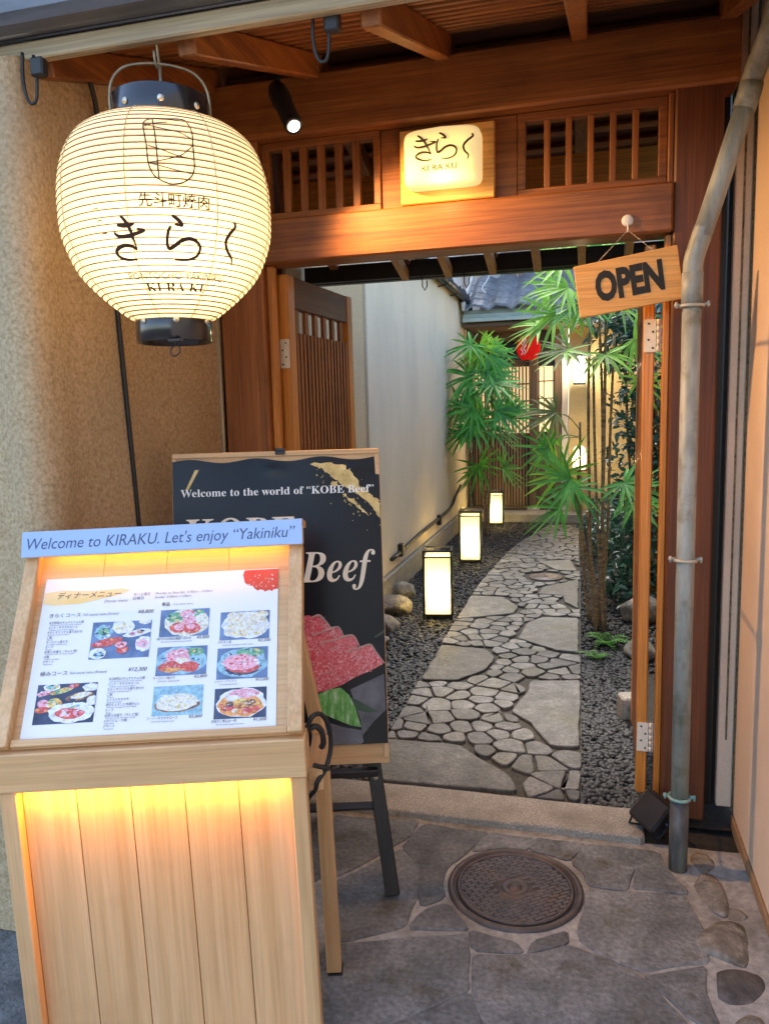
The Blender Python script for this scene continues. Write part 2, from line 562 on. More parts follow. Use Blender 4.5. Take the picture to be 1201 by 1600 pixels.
def stroke(g, pts, w, fn, n=8, taper=True, nib=None):
    """ribbon along 2-D points mapped to space by fn(x, y)"""
    C = catmull(pts, n)
    m = len(C)
    V, F = [], []
    for i, p in enumerate(C):
        a, b = C[max(0, i - 1)], C[min(m - 1, i + 1)]
        dx, dy = b[0] - a[0], b[1] - a[1]
        L = math.hypot(dx, dy) or 1e-9
        t = i / (m - 1)
        ww = w if not taper else w * (.45 + .75 * math.sin(math.pi * min(1, .15 + t * .85)) ** .8)
        if nib is not None:
            ww = w * (.3 + .7 * abs(math.sin(math.atan2(dy, dx) - nib)))
        nx, ny = -dy / L * ww / 2, dx / L * ww / 2
        V.append(fn(p[0] + nx, p[1] + ny)); V.append(fn(p[0] - nx, p[1] - ny))
    for i in range(m - 1):
        F.append((2 * i, 2 * i + 1, 2 * i + 3, 2 * i + 2))
    g.add(V, F)

def flat(g, poly, fn):
    g.add([fn(x, y) for x, y in poly], [tuple(range(len(poly)))])

def ell(cx, cy, rx, ry, n=20, rot=0):
    return [(cx + rx * math.cos(2 * math.pi * i / n) * math.cos(rot) - ry * math.sin(2 * math.pi * i / n) * math.sin(rot),
             cy + rx * math.cos(2 * math.pi * i / n) * math.sin(rot) + ry * math.sin(2 * math.pi * i / n) * math.cos(rot)) for i in range(n)]

def blob(c, r, seed, n=3, amp=.22, squash=(1, 1, 1)):
    """irregular rock"""
    rng = random.Random(seed)
    bm = bmesh.new()
    bmesh.ops.create_icosphere(bm, subdivisions=n, radius=1)
    ph = [(Vector((rng.gauss(0, 1), rng.gauss(0, 1), rng.gauss(0, 1))).normalized(), rng.uniform(1.2, 3.6), rng.uniform(0, 6)) for _ in range(9)]
    pl = [(Vector((rng.gauss(0, 1), rng.gauss(0, 1), rng.gauss(0, 1))).normalized(), rng.uniform(.68, .95)) for _ in range(9)]
    V = []
    for v in bm.verts:
        d = v.co.normalized()
        k = 1 + amp * sum(math.sin(a.dot(d) * f + p) for a, f, p in ph) / 3
        for a, lim in pl:
            q = a.dot(d) * k
            if q > lim:
                k *= lim / q
        V.append((c[0] + d.x * r * k * squash[0], c[1] + d.y * r * k * squash[1], c[2] + d.z * r * k * squash[2]))
    F = [tuple(v.index for v in f.verts) for f in bm.faces]
    bm.free()
    return V, F

def lamp(name, loc, power, col, soft=.03, parent=None, kind='POINT', aim=None, **k):
    d = bpy.data.lights.new(name, kind)
    d.energy = power
    d.color = col
    if kind == 'POINT' or kind == 'SPOT':
        d.shadow_soft_size = soft
    for a, b in k.items():
        setattr(d, a, b)
    o = bpy.data.objects.new(name, d)
    COL.objects.link(o)
    o.location = loc
    if aim is not None:
        o.rotation_euler = (Vector(aim) - Vector(loc)).to_track_quat('-Z', 'X').to_euler()
    if parent is not None:
        o.parent = parent
        o.matrix_local = MATS[parent.name].inverted() @ (Matrix.Translation(loc) @ o.rotation_euler.to_matrix().to_4x4())
    return o

# ------------------------------------------------------------------ ground
g = G()
g.add([(-60, -60, -.03), (60, -60, -.03), (60, 120, -.03), (-60, 120, -.03)], [(0, 1, 2, 3)])
tag(g.out('ground', SOIL), kind='structure')

g = G()                                                     # mortar bed between the paving slabs
nx, ny = 60, 60
V = [(-3.2 + 3.72 * i / nx, -1.5 + 4.06 * j / ny, -.004 + .0015 * math.sin(i * 1.7) * math.cos(j * 2.3)) for j in range(ny + 1) for i in range(nx + 1)]
g.add(V, [(j * (nx + 1) + i, j * (nx + 1) + i + 1, (j + 1) * (nx + 1) + i + 1, (j + 1) * (nx + 1) + i) for j in range(ny) for i in range(nx)], True)
g.box(-3.2, .52, -1.5, 2.56, -.028, -.012, 0)
tag(g.out('pavement_mortar', MORTAR), kind='structure')

SLABS = [
 [(-0.879, 2.506), (-0.575, 2.53), (-0.586, 2.425), (-0.657, 2.303), (-0.765, 2.159)],
 [(-0.755, 2.13), (-0.594, 2.344), (-0.514, 2.246), (-0.493, 2.109), (-0.493, 1.966), (-0.655, 1.871), (-0.69, 1.868)],
 [(-0.556, 2.515), (-0.329, 2.505), (-0.372, 2.383), (-0.425, 2.288), (-0.432, 2.183), (-0.406, 2.12), (-0.464, 2.069), (-0.487, 2.11), (-0.505, 2.248), (-0.589, 2.36), (-0.576, 2.422)],
 [(-0.455, 2.053), (-0.39, 2.1), (-0.338, 2.037), (-0.315, 1.997), (-0.482, 1.968)],
 [(-0.316, 2.51), (-0.167, 2.505), (-0.183, 2.43), (-0.249, 2.435), (-0.359, 2.39)],
 [(-0.156, 2.505), (0.003, 2.505), (-0.054, 2.395), (-0.097, 2.416), (-0.173, 2.434)],
 [(0.009, 2.505), (0.139, 2.51), (0.152, 2.408), (0.131, 2.281), (0.013, 2.28), (-0.003, 2.344), (-0.04, 2.38)],
 [(0.151, 2.512), (0.232, 2.505), (0.26, 2.38), (0.304, 2.304), (0.143, 2.288), (0.164, 2.415)],
 [(0.013, 2.263), (0.136, 2.267), (0.294, 2.283), (0.325, 2.141), (0.318, 2.007), (0.148, 1.932), (0.082, 1.965), (-0.003, 2.007), (-0.018, 2.07), (0.01, 2.162)],
 [(-0.309, 1.99), (-0.184, 1.972), (-0.159, 1.936), (-0.292, 1.914)],
 [(-0.144, 1.935), (-0.132, 1.984), (-0.05, 2.045), (-0.043, 1.995)],
 [(-0.29, 1.899), (-0.158, 1.921), (-0.038, 1.986), (-0.008, 1.982), (0.081, 1.942), (0.14, 1.916), (0.205, 1.83), (0.256, 1.746), (0.225, 1.40), (-0.21, 1.35), (-0.23, 1.663), (-0.275, 1.773)],
 [(0.152, 1.915), (0.312, 1.988), (0.299, 1.904), (0.313, 1.788), (0.261, 1.788), (0.207, 1.85)],
 [(-0.68, 1.85), (-0.317, 1.976), (-0.283, 1.771), (-0.441, 1.623), (-0.565, 1.511), (-.80, 1.60)],
 [(-0.534, 1.444), (-0.439, 1.612), (-0.279, 1.752), (-0.237, 1.661), (-0.213, 1.36), (-0.496, 1.30)],
]
def voronoi(seeds, region, keep, near=.6):
    cells = {}
    for i in keep:
        p = seeds[i]
        poly = list(region)
        nb = sorted((j for j in range(len(seeds)) if j != i and abs(seeds[j][0] - p[0]) < near and abs(seeds[j][1] - p[1]) < near),
                    key=lambda j: (seeds[j][0] - p[0]) ** 2 + (seeds[j][1] - p[1]) ** 2)[:28]
        for j in nb:
            q = seeds[j]
            mx, my = (p[0] + q[0]) / 2, (p[1] + q[1]) / 2
            nx_, ny_ = q[0] - p[0], q[1] - p[1]
            o = []
            n = len(poly)
            for k in range(n):
                a, b = poly[k], poly[(k + 1) % n]
                da = (a[0] - mx) * nx_ + (a[1] - my) * ny_
                db = (b[0] - mx) * nx_ + (b[1] - my) * ny_
                if da <= 0: o.append(a)
                if da * db < 0:
                    t = da / (da - db)
                    o.append((a[0] + (b[0] - a[0]) * t, a[1] + (b[1] - a[1]) * t))
            poly = o
            if len(poly) < 3: break
        if len(poly) >= 3: cells[i] = poly
    return cells
def inside(p, poly):
    c = False
    n = len(poly)
    for i in range(n):
        a, b = poly[i], poly[i - 1]
        if (a[1] > p[1]) != (b[1] > p[1]) and p[0] < (b[0] - a[0]) * (p[1] - a[1]) / (b[1] - a[1]) + a[0]:
            c = not c
    return c
def area(poly):
    return abs(sum(poly[i][0] * poly[(i + 1) % len(poly)][1] - poly[(i + 1) % len(poly)][0] * poly[i][1] for i in range(len(poly)))) / 2

g = G()
for p in SLABS:
    p = chaikin(roughen(inset(ccw(p), -.005), .05, .005), 1, .2)
    g.prism(p, -.012, random.uniform(0, .002), .004)
seeds = [(random.uniform(-3.1, .4), random.uniform(-1.4, 2.4)) for _ in range(46)]
for _ in range(3):                                          # relax the far slabs that the photo does not show
    cl = voronoi(seeds, [(-3.2, -1.5), (.32, -1.5), (.32, 2.5), (-3.2, 2.5)], range(len(seeds)), 3)
    seeds = [(sum(x for x, _ in cl[i]) / len(cl[i]), sum(y for _, y in cl[i]) / len(cl[i])) if i in cl else seeds[i] for i in range(len(seeds))]
for c in cl.values():
    cx_, cy_ = sum(x for x, _ in c) / len(c), sum(y for _, y in c) / len(c)
    if cx_ < -.78 - .25 * (1.9 - cy_) * 0 and max(x for x, _ in c) > -.72 and cy_ > 1.2: 
        c = [(min(x, -.83), y) for x, y in c]
    elif cx_ > -.95 and cy_ > 1.15: continue
    if area(c) < .02: continue
    g.prism(chaikin(roughen(inset(ccw(c), .014), .07, .006), 2), -.012, random.uniform(0, .002), .004)
tag(g.out('pavement', SLAB), kind='structure')

g = G()                                                     # threshold kerb stone
top = [(-1.30, 2.55), (-.695, 2.547), (-.2, 2.549), (.196, 2.546), (.205, 2.735), (-.02, 2.735), (-.4, 2.745), (-1.30, 2.74)]
g.prism(chaikin(roughen(top, .05, .003), 1), -.02, .024, .008)
tag(g.out('threshold_kerb', GRANITE), kind='structure')

# ------------------------------------------------------------------ garden path
PATH = [(-.88, 2.70), (-.012, 2.745), (-.012, 3.2), (-.02, 4.0), (-.036, 5.3), (-.045, 6.5), (-.06, 7.3), (-.075, 8.3), (-.085, 9.4), (-.45, 9.5),
        (-.60, 8.7), (-.72, 8.1), (-.80, 7.2), (-.86, 6.2), (-.875, 5.2), (-.872, 4.2), (-.86, 3.2)]
g = G()
g.prism(PATH, -.03, .010)
tag(g.out('path_bed', JOINT), kind='structure')
BIG = [
 [(-0.86, 3.13), (-0.521, 3.135), (-0.418, 3.021), (-0.284, 2.902), (-0.245, 2.775), (-0.86, 2.755)],
 [(-0.283, 3.99), (-0.028, 4.037), (-0.024, 3.212), (-0.144, 3.203), (-0.244, 3.43), (-0.346, 3.548), (-0.286, 3.797)],
 [(-0.862, 4.522), (-0.573, 4.477), (-0.512, 4.332), (-0.529, 4.128), (-0.662, 3.919), (-0.855, 3.896)],
 [(-0.382, 5.083), (-0.283, 5.264), (-0.05, 5.262), (-0.04, 4.51), (-0.166, 4.53), (-0.418, 4.739)],
 [(-0.864, 5.788), (-0.608, 5.775), (-0.473, 5.501), (-0.491, 5.316), (-0.862, 5.114)],
 [(-0.343, 6.141), (-0.065, 6.482), (-0.055, 5.523), (-0.162, 5.693), (-0.168, 5.894), (-0.369, 5.916)],
 [(-0.448, 7.193), (-0.149, 7.309), (-0.075, 6.811), (-0.253, 6.821)],
]
MANH = [(-.335 + .15 * math.cos(a * math.pi / 12), 6.555 + .2 * math.sin(a * math.pi / 12)) for a in range(24)]
rng = random.Random(5)
sd, ids = [], []
for k, b in enumerate(BIG + [MANH]):
    for p in roughen(inset(ccw(b), .022), .045, 0):
        sd.append(p); ids.append(k)
    xs = [q[0] for q in b]; ys = [q[1] for q in b]
    yy = min(ys)
    while yy < max(ys):
        xx = min(xs)
        while xx < max(xs):
            if inside((xx, yy), inset(ccw(b), .04)): sd.append((xx, yy)); ids.append(k)
            xx += .06
        yy += .06
tries = 0
while tries < 9000:
    tries += 1
    p = (rng.uniform(-.88, -.01), rng.uniform(2.74, 9.4))
    if not inside(p, PATH) or any(inside(p, b) for b in BIG + [MANH]): continue
    dmin = rng.choice((.075, .095, .115, .14))
    if all((p[0] - q[0]) ** 2 + ((p[1] - q[1]) * .85) ** 2 > (dmin if i < 0 else dmin * .62) ** 2 for q, i in zip(sd, ids)):
        sd.append(p); ids.append(-1)
cells = voronoi(sd, PATH, [i for i in range(len(sd)) if ids[i] < 0], .5)
g = G()
for c in cells.values():
    if area(c) < .0012: continue
    c = ccw(c)
    i2 = inset(c, .0048)
    if area(i2) < .0008 or area(i2) > area(c): continue
    z = .026 + rng.uniform(-.003, .004)
    g.prism(chaikin(chaikin(roughen(i2, .045, .004), 1, .18), 1), .0, z, .005)
for b in BIG:
    g.prism(chaikin(roughen(inset(ccw(b), .002), .06, .006), 1, .2), .0, .027, .006)
tag(g.out('path', PATHST), kind='structure')

t = thing('inspection_cover', 'small round metal inspection cover set into the stone garden path', 'cover', (-.335, 6.555, .02))
g = G(); g.lathe([(.001, .024), (.118, .024), (.122, .02), (.124, .022), (.14, .022), (.142, .0)], (-.335, 6.555, 0), 40, True); g.out('plate', IRON, t)
g = G(); g.lathe([(.001, .030), (.014, .030), (.017, .024)], (-.335, 6.555, 0), 14); g.out('boss', IRON, t)

# gravel beds: real pebbles over dark soil
g = G()
g.add([(-1.6, 2.7, -.006), (1.2, 2.7, -.006), (1.2, 9.9, -.006), (-1.6, 9.9, -.006)], [(0, 1, 2, 3)])
tag(g.out('garden_soil', SOIL), kind='structure')

def pebbles(n, xr, yr, ok, seed, lvl, r0, r1, z0=0.0):
    rs = np.random.RandomState(seed)
    bm = bmesh.new(); bmesh.ops.create_icosphere(bm, subdivisions=lvl, radius=1)
    U = np.array([v.co[:] for v in bm.verts]); F = np.array([[v.index for v in f.verts] for f in bm.faces]); bm.free()
    P = []
    while len(P) < n:
        p = (rs.uniform(*xr), yr[0] + (yr[1] - yr[0]) * rs.rand())
        if ok(p): P.append(p)
    P = np.array(P)
    R = rs.uniform(r0, r1, n)
    S = np.stack([R * rs.uniform(.95, 1.35, n), R * rs.uniform(.72, .95, n), R * rs.uniform(.45, .62, n)], 1)
    an = rs.uniform(0, 2 * np.pi, n); ti = rs.normal(0, .2, n); tj = rs.normal(0, .2, n)
    V = U[None] * S[:, None]
    V = V * (1 + .05 * np.sin(U[None] * 3 + rs.uniform(0, 6, (n, 1, 3))))
    ct, st = np.cos(ti)[:, None], np.sin(ti)[:, None]
    y, z = V[..., 1] * ct - V[..., 2] * st, V[..., 1] * st + V[..., 2] * ct
    V[..., 1], V[..., 2] = y, z
    ct, st = np.cos(tj)[:, None], np.sin(tj)[:, None]
    x, z = V[..., 0] * ct - V[..., 2] * st, V[..., 0] * st + V[..., 2] * ct
    V[..., 0], V[..., 2] = x, z
    ca, sa = np.cos(an)[:, None], np.sin(an)[:, None]
    x, y = V[..., 0] * ca - V[..., 1] * sa, V[..., 0] * sa + V[..., 1] * ca
    V[..., 0], V[..., 1] = x + P[:, 0:1], y + P[:, 1:2]
    V[..., 2] += z0 + rs.uniform(-.002, .010, n)[:, None]
    Fa = (F[None] + (np.arange(n) * len(U))[:, None, None]).reshape(-1, 3)
    return V.reshape(-1, 3), Fa
def pebble_bed(name, sets):
    VV, FF, o = [], [], 0
    for V, F in sets:
        VV.append(V); FF.append(F + o); o += len(V)
    V = np.concatenate(VV); F = np.concatenate(FF)
    me = bpy.data.meshes.new(name)
    me.vertices.add(len(V)); me.vertices.foreach_set('co', V.ravel().astype(np.float32))
    me.loops.add(F.size); me.loops.foreach_set('vertex_index', F.ravel().astype(np.int32))
    me.polygons.add(len(F)); me.polygons.foreach_set('loop_start', np.arange(0, F.size, 3, dtype=np.int32))
    me.polygons.foreach_set('loop_total', np.full(len(F), 3, dtype=np.int32))
    me.polygons.foreach_set('use_smooth', np.ones(len(F), dtype=bool))
    me.update(); me.validate(); me.materials.append(PEBBLE)
    o = bpy.data.objects.new(name, me); COL.objects.link(o)
    return tag(o, kind='stuff')
off = lambda p: not inside(p, PATH)
pebble_bed('gravel', [
    pebbles(6400, (-1.50, -.82), (2.745, 5.2), off, 1, 2, .0105, .0185),
    pebbles(8000, (-1.50, -.42), (5.2, 9.75), off, 2, 1, .0105, .019),
    pebbles(3200, (-.02, .26), (2.735, 4.6), off, 3, 2, .0105, .018),
    pebbles(6000, (-.06, .95), (4.2, 9.6), off, 4, 1, .009, .017)])

# ------------------------------------------------------------------ manhole in the pavement
t = thing('manhole_cover', 'round rusty cast-iron manhole cover with a grid pattern in the paving', 'manhole cover', (-.205, 2.215, 0))
MX, MY, MR = -.205, 2.215, .193
g = G(); g.lathe([(MR + .012, -.01), (MR + .012, .004), (MR + .004, .006), (MR - .004, .006), (MR - .006, -.002), (MR - .012, -.002)], (MX, MY, 0), 72); g.out('rim', IRON, t)
g = G(); g.lathe([(.001, .002), (MR - .013, .002), (MR - .016, .0), (MR - .013, -.01)], (MX, MY, 0), 72)
def clipbar(g, off_, ang, r, w, h, z, segs=None):
    if abs(off_) >= r: return
    L = math.sqrt(r * r - off_ * off_)
    M = Matrix.Translation((MX, MY, 0)) @ Matrix.Rotation(ang, 4, 'Z')
    if segs is None: g.box(-L, L, off_ - w / 2, off_ + w / 2, z, z + h, .0012, M)
    else:
        for a, b in segs:
            a, b = max(-L, a), min(L, b)
            if b - a > .008: g.box(a, b, off_ - w / 2, off_ + w / 2, z, z + h, .0012, M)
k = 0
for i in range(-14, 15):
    o_ = i * .0128
    sg = [(-.3 + .0384 * j + (.0192 if i % 2 else 0), -.3 +   .0384 * j + .0345 + (.0192 if i % 2 else 0)) for j in range(17)]
    sg = [(a, b) for a, b in sg if not (abs(o_) < .045 and a < .045 and b > -.045)]
    clipbar(g, o_, rad(38), MR - .026, .0113, .0009, .002, sg)
g.lathe([(MR - .026, .002), (MR - .025, .0055), (MR - .017, .0055), (MR - .016, .002)], (MX, MY, 0), 72)
g.out('plate', IRON, t)
g = G(); g.lathe([(.001, .008), (.018, .008), (.021, .003), (.026, .002), (.034, .0055), (.040, .0055), (.042, .002)], (MX, MY, 0), 32); g.out('lifting_plug', IRON, t)

# ------------------------------------------------------------------ walls of the entrance
RZ = lambda y: 2.313 + .326 * (y - 1.78)                    # underside of the front rafters
t = thing('plaster_wall', 'ochre sand-plastered wall with a rounded corner behind the lantern and menu stand', 'wall', (-1.4, 2.2, 0))
prof = [(-1.340, 2.715)] + [(-1.340 - .003 * math.sin(i * 1.3), 2.715 - .08 * i) for i in range(1, 12)]
prof += [(-1.334, 1.77), (-1.330, 1.725), (-1.336, 1.69), (-1.355, 1.668), (-1.385, 1.660), (-1.42, 1.668), (-1.46, 1.690), (-1.52, 1.702), (-1.62, 1.700), (-1.9, 1.70), (-3.2, 1.70)]
prof = catmull(prof, 4)
g = G()
n = len(prof)
V = [(x + .0015 * math.sin(k * .7 + i * .3), y, -.02 + (RZ(max(y, 1.66)) + .05 + .02) * k / 30) for k in range(31) for i, (x, y) in enumerate(prof)]
g.add(V, [(j * n + i, j * n + i + 1, (j + 1) * n + i + 1, (j + 1) * n + i)[::-1] for j in range(30) for i in range(n - 1)], True)
g.box(-1.50, -1.40, 1.75, 2.95, -.02, 2.30, 0)
g.out('plaster_face', PLASTER, t)

t = thing('side_wall', 'smooth plastered wall tinted peach for warm light, right of the drainpipe, running towards the viewer', 'wall', (.6, 1.2, 0))
g = G()
g.box(.50, .72, -2.5, 2.742, .034, 3.4, .008)
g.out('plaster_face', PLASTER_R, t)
g = G(); g.box(.494, .72, -2.5, 2.746, -.02, .032, .004); g.out('base_strip', mat("brown_base_strip", [(.26, .15, .07), (.36, .22, .11)], ns=40, rough=.85, bump=.4), t)
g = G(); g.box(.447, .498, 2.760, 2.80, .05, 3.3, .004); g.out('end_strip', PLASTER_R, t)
g = G(); g.box(.4985, .52, 2.748, 2.80, .05, 3.3, .003); g.box(.470, .4755, 2.754, 2.7595, .3, 3.3, .001)
g.out('edge_trim', mat("mottled_edge", [(.03, .022, .014), (.20, .14, .07), (.34, .25, .12)], ns=60, rough=.9), t)  # mottled dark brown strips along the wall's end

t = thing('gate_side_wall', 'beige plastered wall under the gate roof behind the open left door', 'wall', (-1.6, 4.0, 0))
g = G(); g.box(-1.72, -1.515, 2.94, 5.28, -.02, 2.75, .004); g.out('plaster_face', PLASTER, t)

t = thing('alley_wall', 'grey plastered garden wall with a dark gutter on top, left of the path', 'wall', (-1.6, 7.7, 0))
g = G(); g.box(-1.72, -1.495, 5.282, 10.2, .20, 2.76, .006); g.out('plaster_face', PLASTER_A, t)
g = G(); g.box(-1.72, -1.465, 5.284, 10.15, -.02, .198, .012); g.out('base_course', mat("mossy_base", [(.20, .18, .13), (.34, .31, .24)], ns=20, rough=.9, bump=.6), t)
g = G(); g.box(-1.76, -1.44, 5.25, 10.2, 2.762, 2.80, .005); g.out('coping', GUTTER, t)
g = G()
g.tube([(-1.42, 5.3, 2.785), (-1.42, 9.35, 2.76), (-1.42, 9.6, 2.72)], .045, 12)
g.tube([(-1.42, 9.45, 2.76), (-1.42, 9.62, 2.70), (-1.42, 9.72, 2.55), (-1.43, 9.76, 2.3), (-1.44, 9.78, .2)], .042, 12)
for y in (6.2, 7.2, 8.2, 9.1): g.tube([(-1.42, y - .03, 2.777), (-1.42, y + .03, 2.776)], .052, 12)
g.out('gutter', mat("dark_gutter", [(.02, .022, .026), (.05, .055, .065)], ns=20, rough=.35, metal=.3), t)
for y in (5.9, 6.6, 7.3, 8.0, 8.7, 9.3):
    g = G(); g.tube([(-1.50, y, 2.70), (-1.42, y, 2.715), (-1.375, y, 2.75), (-1.375, y, 2.80)], .008, 6); g.out('gutter_bracket', BLACKM, t)

g = G()
pts = [(-1.478, 5.75, .30), (-1.478, 6.3, .315), (-1.478, 6.9, .33), (-1.478, 7.9, .34), (-1.478, 8.5, .36), (-1.46, 8.7, .46), (-1.45, 9.0, .55)]
g.tube(catmull(pts, 5), .017, 8)
for y in (6.05, 7.75): g.box(-1.494, -1.452, y - .035, y + .035, .27, .375, .006)
o = g.out('wall_conduit', CORD); recentre(o); tag(o, 'black cable conduit running along the base of the grey garden wall', 'conduit')

t = thing('garden_wall', 'tall dim plastered wall behind the dark shrubs right of the path', 'wall', (1.1, 6.5, 0))
g = G(); g.box(1.0, 1.2, 2.9, 10.2, -.02, 2.3, .006); g.out('plaster_face', PLASTER_Y, t)
g = G(); g.box(.95, 1.25, 2.9, 10.2, 2.302, 2.36, .006); g.out('coping', GUTTER, t)

# rocks along the right wall and in the garden
ROCKS = [((.365, 2.475, -.008), .062, (.62, 1.0, .5), 'pale oval stone set in mortar beside the drainpipe foot', ROCK),
         ((.378, 2.325, -.012), .085, (.72, 1.15, .42), 'rough grey stone set in mortar, nearest the pale oval stone', ROCK),
         ((.422, 2.232, -.010), .038, (.85, .9, .5), 'smallest brown stone wedged beside the right wall', ROCK),
         ((.385, 2.10, -.014), .085, (.68, .98, .42), 'rounded brown stone with a white chipped corner by the wall', ROCK),
         ((.385, 1.93, -.02), .10, (.66, .85, .55), 'blackish broken stone with white streaks at the wall foot', ROCKD),
         ((.385, 1.80, -.02), .08, (.7, .8, .5), 'grey-white stone cropped by the lower right corner', ROCK)]
for i, (c, r, sq, lab, m) in enumerate(ROCKS):
    V, F = blob(c, r * 1.12, 20 + i, 4, .30, (sq[0], sq[1], sq[2] * .62))
    g = G(); g.add(V, F, True); o = g.out('embedded_stone', m); recentre(o); tag(o, lab, 'stone', 'stones set along the right wall')
GR = [((-1.36, 5.25, .06), .14, 31, 'tan boulder at the wall foot behind the nearest path lantern'),
      ((-1.30, 4.80, .04), .11, 32, 'brown rock at the wall foot near the poster edge'),
      ((-1.40, 5.75, .04), .12, 33, 'low rock at the wall foot between the two nearer lanterns'),
      ((-1.27, 4.45, .03), .09, 34, 'dark rounded rock in the gravel next to the black poster'),
      ((.36, 5.35, .06), .13, 35, 'grey boulder right of the bamboo-like palm stems'),
      ((.30, 4.55, .05), .10, 36, 'tan rock beside the right door edge'),
      ((.42, 6.0, .05), .13, 37, 'mossy rock under the dark shrub')]
for c, r, s_, lab in GR:
    V, F = blob(c, r, s_, 4, .22, (1, 1, .75))
    g = G(); g.add(V, F, True); o = g.out('boulder', ROCK); recentre(o); tag(o, lab, 'boulder', 'boulders in the gravel beds')
t = thing('marker_block', 'small pale squared block standing in the gravel beside the right door', 'block', (.155, 3.62, 0))
g = G(); M = Matrix.Translation((.20, 3.62, .04)) @ Matrix.Rotation(.3, 4, 'Z') @ Matrix.Rotation(.12, 4, 'X'); g.box(-.05, .05, -.04, .04, -.08, .08, .008, M); g.out('block', GRANITE, t)
g = G(); g.box(-.03, .03, -.0415, -.0405, -.05, .05, .0005, M); g.out('face_plate', ROCK, t)

# ------------------------------------------------------------------ the gate
gate = thing('entrance_gate', 'roofed cedar gate with slatted transoms over the open doorway to the path', 'gate', (-.45, 2.75, 0))
def post(x0, x1, y0, y1, z0, z1, m=CEDAR): 
    g = G(); g.box(x0, x1, y0, y1, z0, z1, .006); return g.out('post', m['z'], gate)
post(-1.330, -1.154, 2.70, 2.83, .03, 2.44)
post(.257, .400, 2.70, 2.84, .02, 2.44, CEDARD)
post(.402, .440, 2.82, 2.88, .02, 2.62, BLACKW)  # black strip whose colour stands in for the shade of the gap
g = G(); g.box(-1.153, -1.128, 2.735, 2.775, .03, 2.004, .003); g.out('door_stop', CEDARO['z'], gate)
g = G(); g.box(.236, .256, 2.725, 2.765, .03, 2.004, .003); g.out('door_stop', CEDARO['z'], gate)
g = G(); g.box(.405, .502, 2.885, 2.91, .0, 2.62, .002); g.out('gap_board', BLACKW['z'], gate)  # black sheet behind, its colour painting the gap's shade
g = G(); g.box(-1.50, -1.155, 2.90, 2.935, .0, 2.62, .002); g.out('gap_board', CEDARD['z'], gate)
g = G(); g.box(-1.335, .44, 2.682, 2.832, 2.432, 2.628, .008); g.out('upper_beam', CEDAR['x'], gate)
g = G(); g.box(-1.153, .256, 2.692, 2.822, 2.006, 2.160, .007); g.out('lower_beam', CEDAR['x'], gate)
# upper rail the transoms hang in
def transom(x0, x1, z0, z1, y, nbar, bw, fw):
    fr = G()
    fr.box(x0, x1, y, y + .045, z1 - fw, z1, .002); fr.box(x0, x1, y, y + .045, z0, z0 + fw, .002)
    fr.box(x0, x0 + fw, y + .001, y + .044, z0 + fw, z1 - fw, .002); fr.box(x1 - fw, x1, y + .001, y + .044, z0 + fw, z1 - fw, .002)
    t = fr.out('transom', CEDAR['x'], gate)
    b = G()
    W = x1 - x0 - 2 * fw
    for i in range(nbar):
        c = x0 + fw + W * (i + 1) / (nbar + 1)
        b.box(c - bw / 2, c + bw / 2, y + .008, y + .038, z0 + fw, z1 - fw, .002)
    b.out('slats', CEDAR['z'], t)
transom(-1.150, -.708, 2.163, 2.430, 2.730, 5, .026, .024)
transom(-.234, .238, 2.163, 2.430, 2.738, 5, .020, .026)
g = G(); g.box(-.707, -.235, 2.742, 2.79, 2.161, 2.431, .003); g.out('centre_panel', CEDAR['x'], gate)
g = G(); g.box(.239, .256, 2.715, 2.80, 2.161, 2.431, .003); g.out('transom_jamb', CEDAR['z'], gate)

# roof: rafters, battens, boards, rear slope
def slope_box(g, x0, x1, ya, za, yb, zb, h, c=.004):
    """beam whose underside runs from (ya, za) to (yb, zb)"""
    L = math.hypot(yb - ya, zb - za)
    M = Matrix.Translation((0, ya, za)) @ Matrix.Rotation(math.atan2(zb - za, yb - ya), 4, 'X')
    g.box(x0, x1, 0, L, 0, h, c, M)
for xc in (-1.318, -.926, -.473, -.035, .40):
    g = G(); slope_box(g, xc - .024, xc + .024, 1.78, RZ(1.78), 2.745, RZ(2.745), .075); g.out('rafter', CEDAR['y'], gate)
    g = G(); slope_box(g, xc - .024, xc + .024, 2.755, RZ(2.745), 4.06, 2.215, .075); g.out('rafter', CEDAR['y'], gate)
bt = G()
for i in range(12):
    y = 1.80 + .082 * i
    slope_box(bt, -1.48, .485, y, RZ(y) + .081, y + .034, RZ(y + .034) + .081, .016, .002)
for i in range(14):
    y = 2.82 + .092 * i
    z = lambda q: RZ(2.745) - (q - 2.755) * .327 + .081
    slope_box(bt, -1.48, .9, y, z(y), y + .034, z(y + .034), .016, .002)
bt.out('battens', CEDAR['x'], gate)
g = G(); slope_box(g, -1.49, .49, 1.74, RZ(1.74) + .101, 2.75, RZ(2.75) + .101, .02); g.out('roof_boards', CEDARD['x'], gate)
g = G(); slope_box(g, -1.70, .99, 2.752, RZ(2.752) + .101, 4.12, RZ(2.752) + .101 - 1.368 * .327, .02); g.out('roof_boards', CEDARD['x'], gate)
g = G(); slope_box(g, -1.49, .49, 1.70, RZ(1.70) + .14, 2.75, RZ(2.75) + .14, .03); slope_box(g, -1.75, 1.1, 2.755, RZ(2.75) + .14, 4.16, RZ(2.75) + .14 - 1.405 * .327, .03)
g.out('roof_covering', TILE, gate)
